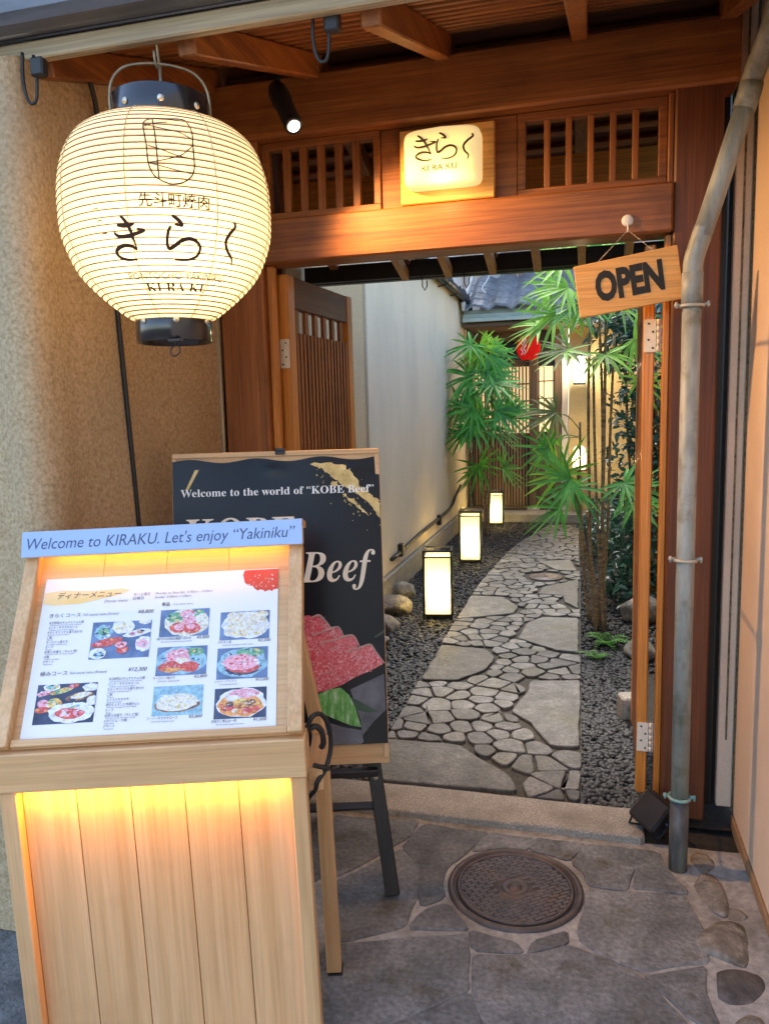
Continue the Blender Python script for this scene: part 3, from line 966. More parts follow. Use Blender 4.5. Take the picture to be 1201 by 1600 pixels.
# front eave: gutter over a weathered board
g = G(); g.box(-2.3, .492, 1.722, 1.752, 2.336, 2.378, .004); g.out('fascia_board', GREYW['x'], gate)
g = G()
prof = [(1.72, 2.40), (1.715, 2.384), (1.69, 2.379), (1.655, 2.384), (1.636, 2.402), (1.632, 2.43), (1.636, 2.445), (1.64, 2.448), (1.646, 2.447), (1.648, 2.43), (1.655, 2.404), (1.69, 2.394), (1.706, 2.41)]
m = len(prof)
g.add([(x, y, z) for x in (-2.3, .492) for y, z in prof], [(i, (i + 1) % m, m + (i + 1) % m, m + i) for i in range(m)] + [tuple(range(m)), tuple(range(m, 2 * m))[::-1]])
g.box(-2.3, .492, 1.722, 1.74, 2.382, 2.475, .003)
g.out('gutter', GUTTER, gate)
# rear eave
g = G(); g.box(-1.494, .95, 4.065, 4.095, 2.155, 2.24, .004); g.box(-1.494, .95, 4.10, 4.17, 2.15, 2.19, .012); g.out('rear_fascia', BLACKW['x'], gate)
for x in (-.93, -.70, -.473, -.25, -.035, .18, .40):
    g = G(); slope_box(g, x - .018, x + .018, 3.62, 2.245, 4.06, 2.135, .055, .003); g.out('rafter_tail', TAN['y'], gate)
for x in (-.84, -.62):
    g = G(); g.tube([(x, 4.06, 2.16), (x, 4.06, 2.10), (x + .012, 4.06, 2.08), (x + .024, 4.06, 2.10), (x + .024, 4.06, 2.13)], .003, 6); g.out('hook', BLACKM, gate)
g = G(); g.box(-1.50, .9, 3.12, 3.20, 2.24, 2.40, .004); g.out('cross_beam', CEDARO['x'], gate)
# inner frame at the left: rear post and panel
post(-1.50, -1.40, 3.30, 3.42, .0, 2.36, CEDARO)
g = G(); g.box(-1.47, -1.44, 2.94, 3.29, 1.80, 2.45, .003); g.out('inner_panel', SIGNW['z'], gate)

def door(hx, hy, ang, side, L=.70, th=.044):
    """door leaf hinged at (hx, hy), lying along +Y turned by ang; side = +1 if its thickness goes to +X"""
    M = Matrix.Translation((hx, hy, 0)) @ Matrix.Rotation(ang, 4, 'Z')
    X = (lambda a, b: (a, b)) if side > 0 else (lambda a, b: (-b, -a))
    z0, z1 = .065, 1.985
    g = G()
    a, b = X(0, th)
    g.box(a, b, 0, .062, z0, z1, .004, M); g.box(a, b, L - .062, L, z0, z1, .004, M)
    d = g.out('door', CEDARO['z'], gate)
    c, e = X(.004, th - .004)
    for za, zb in ((z1 - .120, z1 - .001), (z0, z0 + .13)):
        g = G(); g.box(c, e, .0625, L - .0625, za, zb, .003, M); g.out('rail', CEDARD['y'], d)
    g = G()
    W = L - .125
    p, q = X(.014, th - .014)
    for i in range(6):
        y = .0625 + W * (i + .5) / 6
        g.box(p, q, y - .016, y + .016, z0 + .13, z1 - .12, .002, M)
    for zz in (1.70, 1.30, .90, .50):
        g.box(p, q, .0625, L - .0625, zz - .014, zz + .014, .002, M)
    g.out('balusters', CEDARO['z'] if side > 0 else CEDAR['z'], d)
    for sd_ in ((.002, .0125), (th - .0125, th - .002)):
        g = G()
        p, q = X(*sd_)
        for i in range(16):
            y = .0625 + W * (i + .5) / 16
            g.box(p, q, y - .0085, y + .0085, z0 + .131, 1.775, .0015, M)
        g.out('lattice', CEDAR['z'], d)
    g = G(); p, q = X(th / 2 - .002, th / 2 + .002); g.box(p, q, .063, L - .063, z0 + .131, 1.77, 0, M); g.out('backing_board', BLACKW['z'], d)
    return d, M
doorL, ML = door(-1.098, 2.802, rad(-3.2), -1)
doorR, MR_ = door(.178, 2.775, rad(-1.6), 1, .70, .036)
for d, M, s in ((doorL, ML, -1), (doorR, MR_, 1)):
    for zc, mt in ((1.69, HINGE), (.28, HINGE)):
        g = G()
        xs = (.002, .040)
        a, b = (xs if s > 0 else (-xs[1], -xs[0]))
        g.box(a, b, -.0032, -.0004, zc - .054, zc + .054, .0008, M)
        px_ = .047 if s > 0 else -.047
        for k in range(5):
            g.tube([M @ Vector((px_, -.004, zc - .054 + .0218 * k)), M @ Vector((px_, -.004, zc - .054 + .0218 * k + .0205))], .0055, 10)
        a, b = ((.048, .056) if s > 0 else (-.056, -.048))
        g.box(a, b, -.0032, -.0004, zc - .054, zc + .054, .0005, M)
        h = g.out('hinge', mt, d)
    g = G()
    for zc in (1.69, .28):
        for k, dz in enumerate((-.04, -.013, .013, .04)):
            x = (.016 if k % 2 else .030) * s
            g.lathe([(.0001, .0), (.0035, .0), (.0035, .0012)], (0, 0, 0), 8, True, M @ Matrix.Translation((x, -.0036, zc + dz)) @ Matrix.Rotation(rad(90), 4, 'X') @ Matrix.Translation((0, 0, 0)))
    g.out('screws', INK, d)

# hooks of wire under the eave
for (x, y, z, lab) in ((-.60, 1.76, 2.336, 'dangling loop of black wire under the middle of the eave'),
                       (-1.32, 1.70, 2.312, 'dangling loop of black wire at the left end of the eave')):
    g = G(); g.tube(catmull([(x, y, z + .03), (x - .004, y, z - .03), (x + .004, y, z - .075), (x + .018, y, z - .088), (x + .03, y, z - .075), (x + .034, y, z - .03), (x + .03, y, z + .02)], 5), .004, 8)
    g.box(x + .025, x + .06, y - .012, y + .014, z - .03, z + .012, .004)
    o = g.out('cable_loop', CORD); recentre(o); tag(o, lab, 'cable')
g = G(); g.tube(catmull([(-1.305, 1.93, 2.40), (-1.31, 1.95, 2.375), (-1.318, 1.985, 2.31), (-1.328, 2.005, 2.22), (-1.330, 2.02, 2.0), (-1.330, 2.04, 1.7), (-1.332, 2.07, 1.2), (-1.332, 2.09, .8), (-1.332, 2.10, .02)], 8), .0075, 8)
o = g.out('hanging_cord', CORD); recentre(o); tag(o, 'long black cord hanging down the ochre wall behind the lantern', 'cord')
g = G(); g.tube([(-1.336, 2.682, .03), (-1.336, 2.682, 2.4)], .006, 8); g.box(-1.346, -1.330, 2.670, 2.694, 1.0, 1.03, .002); g.box(-1.346, -1.330, 2.670, 2.694, 1.76, 1.78, .002)
o = g.out('thin_conduit', GREYW['z']); recentre(o); tag(o, 'thin pale conduit running up the edge of the left gate post', 'conduit')

# spotlight
t = thing('spotlight', 'small black cylinder spotlight tilted down under the rafters', 'spotlight', (-.95, 2.45, 2.50))
p0, p1 = Vector((-.985, 2.50, 2.505)), Vector((-.905, 2.42, 2.365))
ax = (p1 - p0).normalized()
g = G(); g.tube([p0 - ax * .02, p0, p0 + ax * .005, p0 + ax * .06, p0 + ax * .064, p1 - ax * .002, p1], [.026, .031, .033, .033, .029, .029, .027], 24); g.out('body', BLACKM, t)
Q = Vector((0, 0, 1)).rotation_difference(ax).to_matrix().to_4x4()
g = G(); g.lathe([(.0001, .001), (.0215, .001), (.0225, .003), (.029, .003), (.0295, -.012)], (0, 0, 0), 24, True, Matrix.Translation(p1) @ Q); g.out('rim', BLACKM, t)
g = G(); g.lathe([(.0001, .0022), (.014, .0018), (.019, .0012)], (0, 0, 0), 20, True, Matrix.Translation(p1 + ax * .002) @ Q); g.out('lens', emis('spot_lens', (1, .86, .62), 5), t)
g = G(); g.tube([p0 + Vector((0, 0, .0)), p0 + Vector((-.005, .01, .06)), p0 + Vector((-.005, .01, .12))], .009, 10); g.out('bracket', BLACKM, t)
lamp('spot_beam', p1 + ax * .012, 27, (1, .53, .19), .045, t, 'SPOT', aim=p1 + Vector((.55, .16, -.58)), spot_size=rad(112), spot_blend=1.0)

# ------------------------------------------------------------------ lit sign box on the gate
t = thing('sign_box', 'lit cream sign box with black kana lettering on the centre of the gate', 'sign', (-.47, 2.74, 2.16))
g = G(); g.box(-.632, -.308, 2.712, 2.741, 2.168, 2.412, .004); g.out('frame', SIGNW['x'], t)
g = G()
cx_, cz_, hw, hh = -.478, 2.297, .130, .090
V, F = [], []
rings = [(1, 0), (1, .035), (.985, .045), (.95, .053), (.88, .0595), (.7, .066), (.45, .070), (.2, .0715)]
NN = 48
for k_, d_ in rings:
    for i in range(NN):
        a = 2 * math.pi * i / NN
        c_, s_ = math.cos(a), math.sin(a)
        e = .22
        x = math.copysign(abs(c_) ** e, c_) * hw * k_; z = math.copysign(abs(s_) ** e, s_) * hh * k_
        z += .010 * (1 - (x / hw) ** 2) * (1 if s_ > 0 else 0)
        V.append((cx_ + x, 2.711 - d_, cz_ + z))
for r_ in range(len(rings) - 1):
    for i in range(NN):
        F.append((r_ * NN + i, r_ * NN + (i + 1) % NN, (r_ + 1) * NN + (i + 1) % NN, (r_ + 1) * NN + i))
F.append(tuple((len(rings) - 1) * NN + i for i in range(NN)))
g.add(V, F, True)
g.out('lit_face', SIGNGLOW, t)
KANA = {
 'ki': [[(340, 185), (375, 190), (410, 185), (430, 175)], [(328, 230), (355, 250), (400, 248), (440, 235), (485, 215), (445, 205)],
        [(355, 132), (380, 160), (405, 200), (425, 250), (452, 325)], [(452, 325), (420, 305), (380, 302), (350, 320), (345, 345), (370, 370), (410, 382), (457, 380)]],
 'ra': [[(630, 130), (660, 150), (685, 185), (645, 182)], [(625, 190), (612, 220), (607, 270), (610, 305), (622, 318), (650, 300), (680, 275), (720, 263), (755, 275), (778, 310), (765, 355), (730, 378), (690, 384), (645, 383)]],
 'ku': [[(962, 168), (967, 195), (935, 235), (913, 280), (920, 330), (940, 370), (935, 412)]]}
g = G()
ysurf = lambda x, z: 2.711 - .0755 * (1 - .11 * ((x - cx_) / hw) ** 4 - .11 * ((z - cz_) / hh) ** 4)
sfn = lambda x, z: Vector((x, ysurf(x, z), z))
for ch, x0_, x1_, dx in (('ki', 328, 485, -.566), ('ra', 600, 780, -.492), ('ku', 910, 970, -.402)):
    for st in KANA[ch]:
        sc_ = .085 / 260
        wd = {'ki': .073, 'ra': .07, 'ku': .034}[ch]
        stroke(g, [((x - x0_) / (x1_ - x0_) * wd + dx, cz_ + .012 + (270 - y) * sc_ + .012) for x, y in st], .0062, sfn)
g.out('lettering', INK, t); g = G()
text(g, 'KI RA KU', None, None, None, width=.118, height=.0185, weight=.012, fn=lambda a, b: sfn(cx_ - .062 + a, cz_ - .047 + b))
g.out('lettering', INK, t)
lamp('sign_glow', (-.472, 2.60, 2.20), .25, (1, .7, .3), .05, t)

# ------------------------------------------------------------------ OPEN board
t = thing('open_sign', 'tilted wooden board lettered OPEN hanging by a thin chain beside the drainpipe', 'sign', (.12, 2.60, 1.74))
O0 = Vector((-.026, 2.605, 1.742)); OX = Vector((.306, -.006, .043)).normalized(); OY = Vector((-.140, 0, 1)).normalized() 
OY = (OY - OX * OY.dot(OX)).normalized(); OZ = OX.cross(OY)
OM = Matrix((OX, OY, OZ)).transposed().to_4x4(); OM.translation = O0
g = G(); g.box(0, .313, 0, .163, -.016, 0, .002, OM); g.out('board', SIGNW['x'], t)
g = G(); text(g, 'OPEN', O0 + OX * .058 + OY * .044 + OZ * .001, OX, OY, width=.205, height=.084, weight=.05, spacing=1.0); g.out('lettering', INK, t)
hk = Vector((.118, 2.676, 2.043))
g = G()
for e in (O0 + OX * .075 + OY * .162 + OZ * -.008, O0 + OX * .243 + OY * .162 + OZ * -.008):
    h0 = hk + Vector((0, -.012, -.028))
    m = 22
    for i in range(m):
        a, b = h0.lerp(e, i / m), h0.lerp(e, (i + .82) / m)
        w = Vector((.0022, 0, 0)) if i % 2 else Vector((0, .0022, 0))
        g.tube([a, (a + b) / 2 + w, b, (a + b) / 2 - w], .0008, 5, True)
g.out('chain', STEEL, t)
t = thing('wall_hook', 'round white hook on the lower beam holding the open board', 'hook', (.118, 2.69, 2.04))
M = Matrix.Translation((.118, 2.6915, 2.050)) @ Matrix.Rotation(rad(90), 4, 'X')
g = G(); g.lathe([(.0001, .009), (.012, .0085), (.017, .006), (.0185, .002), (.0185, 0)], (0, 0, 0), 28, True, M); g.out('disc', CHROME, t)
g = G(); g.tube(catmull([(.118, 2.688, 2.036), (.118, 2.672, 2.026), (.118, 2.662, 2.018), (.118, 2.664, 2.011), (.118, 2.672, 2.014)], 4), .0032, 8); g.out('prong', CHROME, t)

# ------------------------------------------------------------------ drainpipe
t = thing('drainpipe', 'weathered grey drainpipe with a slanting top section before the right gate post', 'drainpipe', (.288, 2.43, 0))
g = G()
up_ = [(.288, 2.43, -.02), (.288, 2.43, .238)]
g.tube(up_, .0285, 24)
g.out('lower_pipe', mat("dark_drainpipe", [(.045, .04, .036), (.10, .095, .085), (.20, .22, .19)], stretch=(1, 1, .3), ns=20, rough=.42, bump=.3), t)
g = G()
g.tube([(.288, 2.43, .24), (.287, 2.43, 1.80)], .0265, 24)
g.out('upright_pipe', PIPE, t)
g = G()
g.tube([(.287, 2.43, 1.745), (.287, 2.43, 1.835)], .0295, 24)
g.tube(catmull([(.287, 2.43, 1.80), (.287, 2.43, 1.84), (.289, 2.429, 1.87), (.300, 2.427, 1.91), (.316, 2.424, 1.96)], 5), .0275, 24)
g.tube([(.309, 2.425, 1.935), (.418, 2.405, 2.30)], .0270, 24)
g.tube([(.404, 2.4075, 2.255), (.418, 2.405, 2.30), (.422, 2.404, 2.32)], .0305, 24)
g.tube(catmull([(.414, 2.406, 2.29), (.422, 2.404, 2.325), (.436, 2.375, 2.375), (.450, 2.33, 2.42), (.462, 2.25, 2.50), (.466, 2.18, 2.7), (.466, 2.18, 3.0)], 5), .0285, 24)
g.out('slanting_pipe', PIPE, t)
for z, m in ((1.742, CLAMP), (.996, CLAMP), (.238, VERDI)):
    g = G()
    g.tube([(.2875 + .031 * math.cos(i * math.pi / 14), 2.43 + .031 * math.sin(i * math.pi / 14), z) for i in range(28)], .0055, 8, True)
    for sx in (-1, 1): g.tube([(.2875 + sx * .030, 2.43, z + .002), (.2875 + sx * .048, 2.43, z + .004)], [.006, .0055], 8); g.tube([(.2875 + sx * .043, 2.424, z - .006), (.2875 + sx * .043, 2.424, z + .012)], .004, 6)
    g.tube([(.2875, 2.46, z), (.30, 2.70, z)], .004, 6)
    g.out('clamp', m, t)

# floodlight at the post foot
t = thing('floodlight', 'black tilted floodlight box on the ground behind the drainpipe foot', 'floodlight', (.215, 2.60, .02))
M = Matrix.Translation((.222, 2.60, .088)) @ Matrix.Rotation(rad(-35), 4, 'Z') @ Matrix.Rotation(rad(-38), 4, 'X') @ Matrix.Rotation(rad(18), 4, 'Y')
g = G(); g.box(-.055, .055, -.028, .028, -.055, .055, .008, M); g.out('housing', BLACKM, t)
g = G(); g.box(-.060, .060, .0285, .037, -.060, .060, .004, M); g.out('bezel', BLACKM, t)
g = G(); g.tube([M @ Vector((-.064, 0, 0)), (.150, 2.62, .03), (.215, 2.63, .022), (.275, 2.60, .03), M @ Vector((.064, 0, 0))], .005, 6); g.out('bracket', BLACKM, t)

# ------------------------------------------------------------------ big paper lantern
LS = .760
LX, LY, LZ = -.988, 1.75, 1.944
t = thing('paper_lantern', 'large glowing round paper lantern with black kana lettering under the eave', 'lantern', (LX, LY, LZ - .38))
PR = [(-.335, .120), (-.31, .156), (-.27, .203), (-.22, .252), (-.17, .285), (-.08, .317), (0, .323), (.08, .320), (.15, .306), (.205, .282), (.245, .247), (.27, .205), (.285, .150)]
_pz = [p[0] * LS * .965 for p in PR]; _pr = [p[1] * LS for p in PR]
_sm = catmull(list(zip(_pz, _pr)), 8)
_sz = np.array([p[0] for p in _sm]); _sr = np.array([p[1] for p in _sm])
LR = lambda z: float(np.interp(z, _sz, _sr))
NR = 39
arc = np.concatenate([[0], np.cumsum(np.hypot(np.diff(_sz), np.diff(_sr)))])
hz = [float(np.interp(arc[-1] * i / NR, arc, _sz)) for i in range(NR + 1)]
prof = []
for i in range(NR):
    for k in range(4):
        z = hz[i] + (hz[i + 1] - hz[i]) * k / 4
        prof.append((LR(z) + .0022 * math.sin(math.pi * k / 4), z))
prof.append((LR(hz[-1]), hz[-1]))
g = G(); g.lathe(prof, (LX, LY, LZ), 112); g.out('paper_shade', LPAPER, t)
g = G()
for z in hz[1:-1]:
    g.lathe([(LR(z) + .0024 * math.cos(q), z + .0012 * math.sin(q)) for q in [2 * math.pi * i / 6 for i in range(7)]], (LX, LY, LZ), 96)
g.out('ribs', mat("lantern_rib", [(.11, .052, .018), (.17, .085, .03)], ns=30, rough=.8), t)
g = G()
for k in range(8):
    a = rad(10 + 45 * k)
    g.tube([(LX + (LR(z) + .0032) * math.sin(a), LY - (LR(z) + .0032) * math.cos(a), LZ + z) for z in hz], .0011, 5)
g.out('seams', mat("lantern_seam", [(.42, .30, .16), (.50, .37, .2)], ns=30, rough=.8), t)
def lsurf(deg, z):
    sl = (LR(z + .004) - LR(z - .004)) / .008
    r = LR(z) + .0056 * math.sqrt(1 + min(4, sl * sl))
    return Vector((LX + r * math.sin(rad(deg)), LY - r * math.cos(rad(deg)), LZ + z))
LST = {
'ki1' : [(3.8, -0.0956), (7.2, -0.0988), (10.7, -0.0974), (12.9, -0.0935)],
'ki2' : [(1.4, -0.1152), (3.8, -0.1253), (8.4, -0.1255), (12.7, -0.1205), (17.5, -0.1121), (13.7, -0.107)],
'ki3' : [(6.4, -0.0722), (8.4, -0.0858), (10.0, -0.104), (11.0, -0.1271), (12.2, -0.1617)],
'ki4' : [(12.2, -0.1617), (9.3, -0.152), (5.0, -0.1496), (1.2, -0.1569), (-0.3, -0.168), (1.6, -0.1801), (5.7, -0.1865), (11.2, -0.1867)],
'ra1' : [(31.5, -0.0723), (34.1, -0.0812), (36.3, -0.0965), (32.6, -0.0961)],
'ra2' : [(30.8, -0.0999), (29.4, -0.1138), (28.6, -0.1369), (28.7, -0.153), (29.8, -0.1589), (32.7, -0.1501), (35.8, -0.1379), (39.8, -0.1312), (43.4, -0.1356), (46.0, -0.1513), (44.9, -0.1729), (41.3, -0.1843), (36.9, -0.1881), (31.9, -0.1884)],
'ku' : [(64.6, -0.0723), (65.5, -0.0849), (62.5, -0.1065), (60.8, -0.1295), (62.8, -0.1528), (66.5, -0.1704), (68.0, -0.1901)]}
LOGO = {
'out' : [(19.8, 0.1764), (20.5, 0.1925), (24.1, 0.2009), (32.3, 0.204), (40.9, 0.2067), (43.8, 0.1873), (44.6, 0.1607), (44.1, 0.1302), (43.9, 0.0844), (43.6, 0.0606), (41.9, 0.0383), (38.2, 0.0208), (33.3, 0.0131), (29.3, 0.0174), (25.3, 0.03), (23.1, 0.0487), (21.9, 0.0752), (21.4, 0.1199), (20.4, 0.1578), (19.8, 0.1764)],
'bar' : [(24.5, 0.201), (25.6, 0.1586), (26.2, 0.1085), (26.4, 0.0568), (26.6, 0.0244)],
'a' : [(19.8, 0.183), (31.0, 0.1697), (38.5, 0.1624), (44.5, 0.1449)],
'b' : [(44.1, 0.1302), (41.9, 0.116), (37.1, 0.0942), (28.6, 0.0784), (21.8, 0.0697)],
'c' : [(21.8, 0.12), (28.8, 0.1072), (36.4, 0.0936), (44.0, 0.0865)],
'd' : [(21.8, 0.0697), (29.7, 0.0594), (36.5, 0.0507), (42.0, 0.046)],
'e' : [(20.2, 0.1765), (25.7, 0.1865), (32.1, 0.1933)]}
KD = .00449                                                  # metres of arc per degree at the belly
lf = lambda x, y: lsurf(x / KD, y)
g = G()
for k, st in LST.items(): stroke(g, [(a * KD, z * LS * .97) for a, z in st], .0070, lf, 8)
g.out('lettering', INKL, t); g = G()
for k, st in LOGO.items(): stroke(g, [(a * KD, z * LS * .97) for a, z in st], .0032 if k in ('out', 'bar') else .0024, lf, 6, False)
for dz, aa in ((-.046, -8.5), (-.078, -7), (-.112, -6)): stroke(g, [(aa * KD, dz * LS), ((aa + 3.4) * KD, dz * LS + .0012)], .0022, lf, 4, False)
g.out('logo', INKL, t); g = G()
text(g, '先斗町焼肉', None, None, None, width=34.3 * KD, height=.0215, weight=.012, fn=lambda a, b: lf(16.1 * KD + a, -.0445 * LS + b))
g.out('lettering', INKL, t)
g = G()
text(g, '𝐊𝐈 𝐑𝐀 𝐊𝐔', None, None, None, width=46 * KD, height=.0155, fn=lambda a, b: lf(10.9 * KD + a, -.260 * LS + b))
g.out('lettering', INKL, t)
g = G()
text(g, 'PONTOCHO YAKINIKU', None, None, None, width=64 * KD, height=.0125, weight=.012, fn=lambda a, b: lf(1.7 * KD + a, -.2300 * LS + b))
g.out('lettering', INKLP, t)
HZ = LZ + .285 * LS * .965 + .012
g = G(); g.lathe([(.106, -.04), (.110, -.02), (.112, .045), (.110, .048), (.098, .05), (.096, .04), (.100, -.03)], (LX, LY, HZ), 56); g.lathe([(.0001, .046), (.098, .046)], (LX, LY, HZ), 40); g.out('hood', LACQ, t)
g = G()
for a in (rad(30), rad(-15), rad(75)):
    M = Matrix.Translation((LX + .1125 * math.sin(a), LY - .1125 * math.cos(a), HZ + .012)) @ Matrix.Rotation(a, 4, 'Z') @ Matrix.Rotation(rad(90), 4, 'X')
    g = G(); g.lathe([(.0001, .004), (.006, .0028), (.008, 0)], (0, 0, 0), 12, True, M); g.out('stud', STEEL, t)
g = G()
hx, hy = math.cos(rad(30)), math.sin(rad(30))
g.tube(catmull([(LX + s * hx * .114, LY + s * hy * .114, HZ + dz) for s, dz in ((-1, .0), (-1, .05), (-.93, .085), (-.72, .112), (-.4, .124), (0, .128), (.4, .124), (.72, .112), (.93, .085), (1, .05), (1, .0))], 5), .0035, 8)
g.out('handle', WIRE, t)
g = G(); g.tube(catmull([(LX, LY - .01, HZ + .26), (LX, LY, HZ + .16), (LX, LY + .006, HZ + .125), (LX, LY + .0, HZ + .118), (LX, LY - .012, HZ + .124), (LX, LY - .016, HZ + .15)], 5), .0032, 8); g.tube([(LX + .004, LY, HZ + .124), (LX + .004, LY, HZ + .046)], .004, 8); g.out('hanger', WIRE, t)
BZ = LZ - .335 * LS * .965
g = G(); g.lathe([(.088, .015), (.0905, .012), (.0915, -.050), (.089, -.053), (.085, -.051), (.084, .01)], (LX, LY, BZ), 56); g.lathe([(.0001, -.008), (.084, -.008)], (LX, LY, BZ), 40); g.out('base_ring', LACQ, t)
g = G()
for a in (rad(33), rad(-20), rad(86)):
    M = Matrix.Translation((LX + .092 * math.sin(a), LY - .092 * math.cos(a), BZ - .006)) @ Matrix.Rotation(a, 4, 'Z') @ Matrix.Rotation(rad(90), 4, 'X')
    g = G(); g.lathe([(.0001, .005), (.0055, .0035), (.0075, 0)], (0, 0, 0), 12, True, M); g.out('stud', STEEL, t)
g = G()
rc = Vector((LX + .05, LY - .09, BZ - .079))
g.tube([rc + Vector((math.cos(i * math.pi / 12) * .0125, math.sin(i * math.pi / 12) * .006, math.sin(i * math.pi / 12) * .0125)) for i in range(24)], .0017, 6, True)
g.tube([rc + Vector((0, 0, .0125)), rc + Vector((0, .004, .028))], .0022, 6)
g.box(rc.x - .016, rc.x + .016, rc.y - .004, rc.y + .01, BZ - .0575, BZ - .0515, .001)
g.out('pull_ring', BLACKM, t)
lamp('lantern_bulb', (LX + .05, LY - .085, LZ - .075), 1.25, (1, .70, .36), .05, t)

# ------------------------------------------------------------------ menu stand
SA, SR_ = .278, .0208
SM = Matrix.Translation((-.5736, 1.4873, .004)) @ Matrix.Rotation(SA, 4, 'Z') @ Matrix.Rotation(-SR_, 4, 'Y')
W = .664
st = thing('menu_stand', 'pale wooden menu stand with a lit sloping board and a planked front', 'menu stand', M=SM)
def sp(name, m, *boxes, parent=st):
    g = G()
    for b in boxes: g.box(*b)
    return g.out(name, m, parent, local=True)
sp('stile', HINOKI['z'], (-W, -W + .036, .002, .044, .012, .676, .002))
sp('stile', HINOKI['z'], (-.034, 0, .002, .044, .0, .676, .002))
pw = (W - .036 - .034) / 5
sp('front_panel', HINOKI['z'], *[(-W + .036 + pw * i + .0009, -W + .036 + pw * (i + 1) - .0009, .028, .040, .015, .674, .0012) for i in range(5)])
sp('panel_backing', BLACKW['z'], (-W + .037, -.035, .0405, .0435, .015, .674, 0))
sp('ledge', HINOKI['x'], (-W - .006, .004, -.006, .085, .678, .766, .003))
# sloping board
BT = math.atan2(.392, .285)
BM = Matrix.Translation((0, .018, .7665)) @ Matrix.Rotation(BT, 4, 'X')       # local y runs up the board, z out of it
BL = .472
g = G(); 
for i in range(4): g.box(-W + .03 + (W - .06) * i / 4 + .0004, -W + .03 + (W - .06) * (i + 1) / 4 - .0004, .0, BL - .010, -.006, .006, .0008, BM)
g.out('board_panel', HINOKI['x'], st, local=True)
g = G(); g.box(-W, -W + .032, .0, BL - .014, -.012, .034, .002, BM); g.out('board_side', HINOKI['z'], st, local=True)
g = G(); g.box(-.032, 0, .0, BL - .014, -.012, .034, .002, BM); g.out('board_side', HINOKI['z'], st, local=True)
g = G(); g.box(-W + .033, -.033, .002, .018, .0065, .020, .002, BM); g.out('bottom_rail', HINOKI['x'], st, local=True)
# little roof with the lettered face
HM = Matrix.Translation((0, .236, 1.150))
g = G()
pr = [(0, 0), (.022, .060), (.105, .040), (.105, .024), (.040, .036), (.024, .0)]
m = len(pr)
g.add([HM @ Vector((x, y, z)) for x in (-W - .004, .004) for y, z in pr], [(i, m + i, m + (i + 1) % m, (i + 1) % m) for i in range(m)] + [tuple(range(m)), tuple(range(m, 2 * m))[::-1]])
rf = g.out('canopy', HINOKI['x'], st, local=True)
fx, fy, fz = Vector((1, 0, 0)), Vector((0, .022, .060)).normalized(), None
fz = fx.cross(fy)
FM = Matrix((fx, fy, fz)).transposed().to_4x4(); FM.translation = HM @ Vector((-W - .004, 0, 0))
g = G(); g.box(.001, W + .007, .0012, .0632, .0003, .0028, .0008, FM); fp = g.out('face_plate', ROOFW, rf, local=True)
g = G(); o0 = FM @ Vector((.014, .0195, .0031)); text(g, 'Welcome to KIRAKU. Let\'s enjoy “Yakiniku”', o0, fx, fy, width=.640, height=.0275, shear=.22); g.out('lettering', INKB, rf, local=True)
g = G(); g.box(-W + .05, -.05, .030, .036, .028, .034, .001, HM); g.out('led_strip', LEDM, rf, local=True)
def strip_light(name, c, aim, length, power, col):
    d = bpy.data.lights.new(name, 'AREA')
    d.shape = 'RECTANGLE'; d.size = length; d.size_y = .012; d.energy = power; d.color = col
    o = bpy.data.objects.new(name, d); COL.objects.link(o); o.parent = st
    z = (Vector(c) - Vector(aim)).normalized(); x = Vector((1, 0, 0)); y = z.cross(x).normalized()
    m_ = Matrix((x, y, z)).transposed().to_4x4(); m_.translation = Vector(c)
    o.matrix_local = m_
strip_light('menu_light', HM @ Vector((-W * .5, .028, .020)), BM @ Vector((-W * .5, .16, 0)), .57, 1.35, (1, .38, .045))
strip_light('ledge_light', (-W * .5, .003, .672), (-W * .5, .026, .35), .57, .60, (1, .38, .04))
sp('led_strip', LEDM, (-W + .04, -.038, .010, .016, .6735, .6775, .001))
sp('rear_leg', HINOKI['z'], (-.006, .032, .262, .302, -.002, .64, .002))
g = G(); bar_a, bar_b = Vector((.013, .280, .642)), Vector((-.048, .262, 1.06)); q_ = (bar_b - bar_a).normalized(); xx_ = Vector((0, 1, 0)).cross(q_).normalized(); yy_ = q_.cross(xx_)
bm_ = Matrix((xx_, yy_, q_)).transposed().to_4x4(); bm_.translation = bar_a; g.box(-.016, .016, -.02, .02, 0, (bar_b - bar_a).length, .002, bm_); g.out('strut', HINOKI['z'], st, local=True)
sp('rear_leg', HINOKI['z'], (-W - .012, -W + .030, .262, .302, .012, 1.02, .002))
sp('side_rail', HINOKI['y'], (-.004, .030, .0865, .2615, .60, .66, .002))
sp('side_rail', HINOKI['y'], (-W - .008, -W + .028, .0865, .2615, .60, .66, .002))
sp('cross_rail', HINOKI['x'], (-W + .031, -.031, .268, .296, .93, .98, .002))
g = G(); g.box(-.004, .036, .255, .305, -.012, -.0025, .002); g.out('foot', BLACKM, st, local=True)

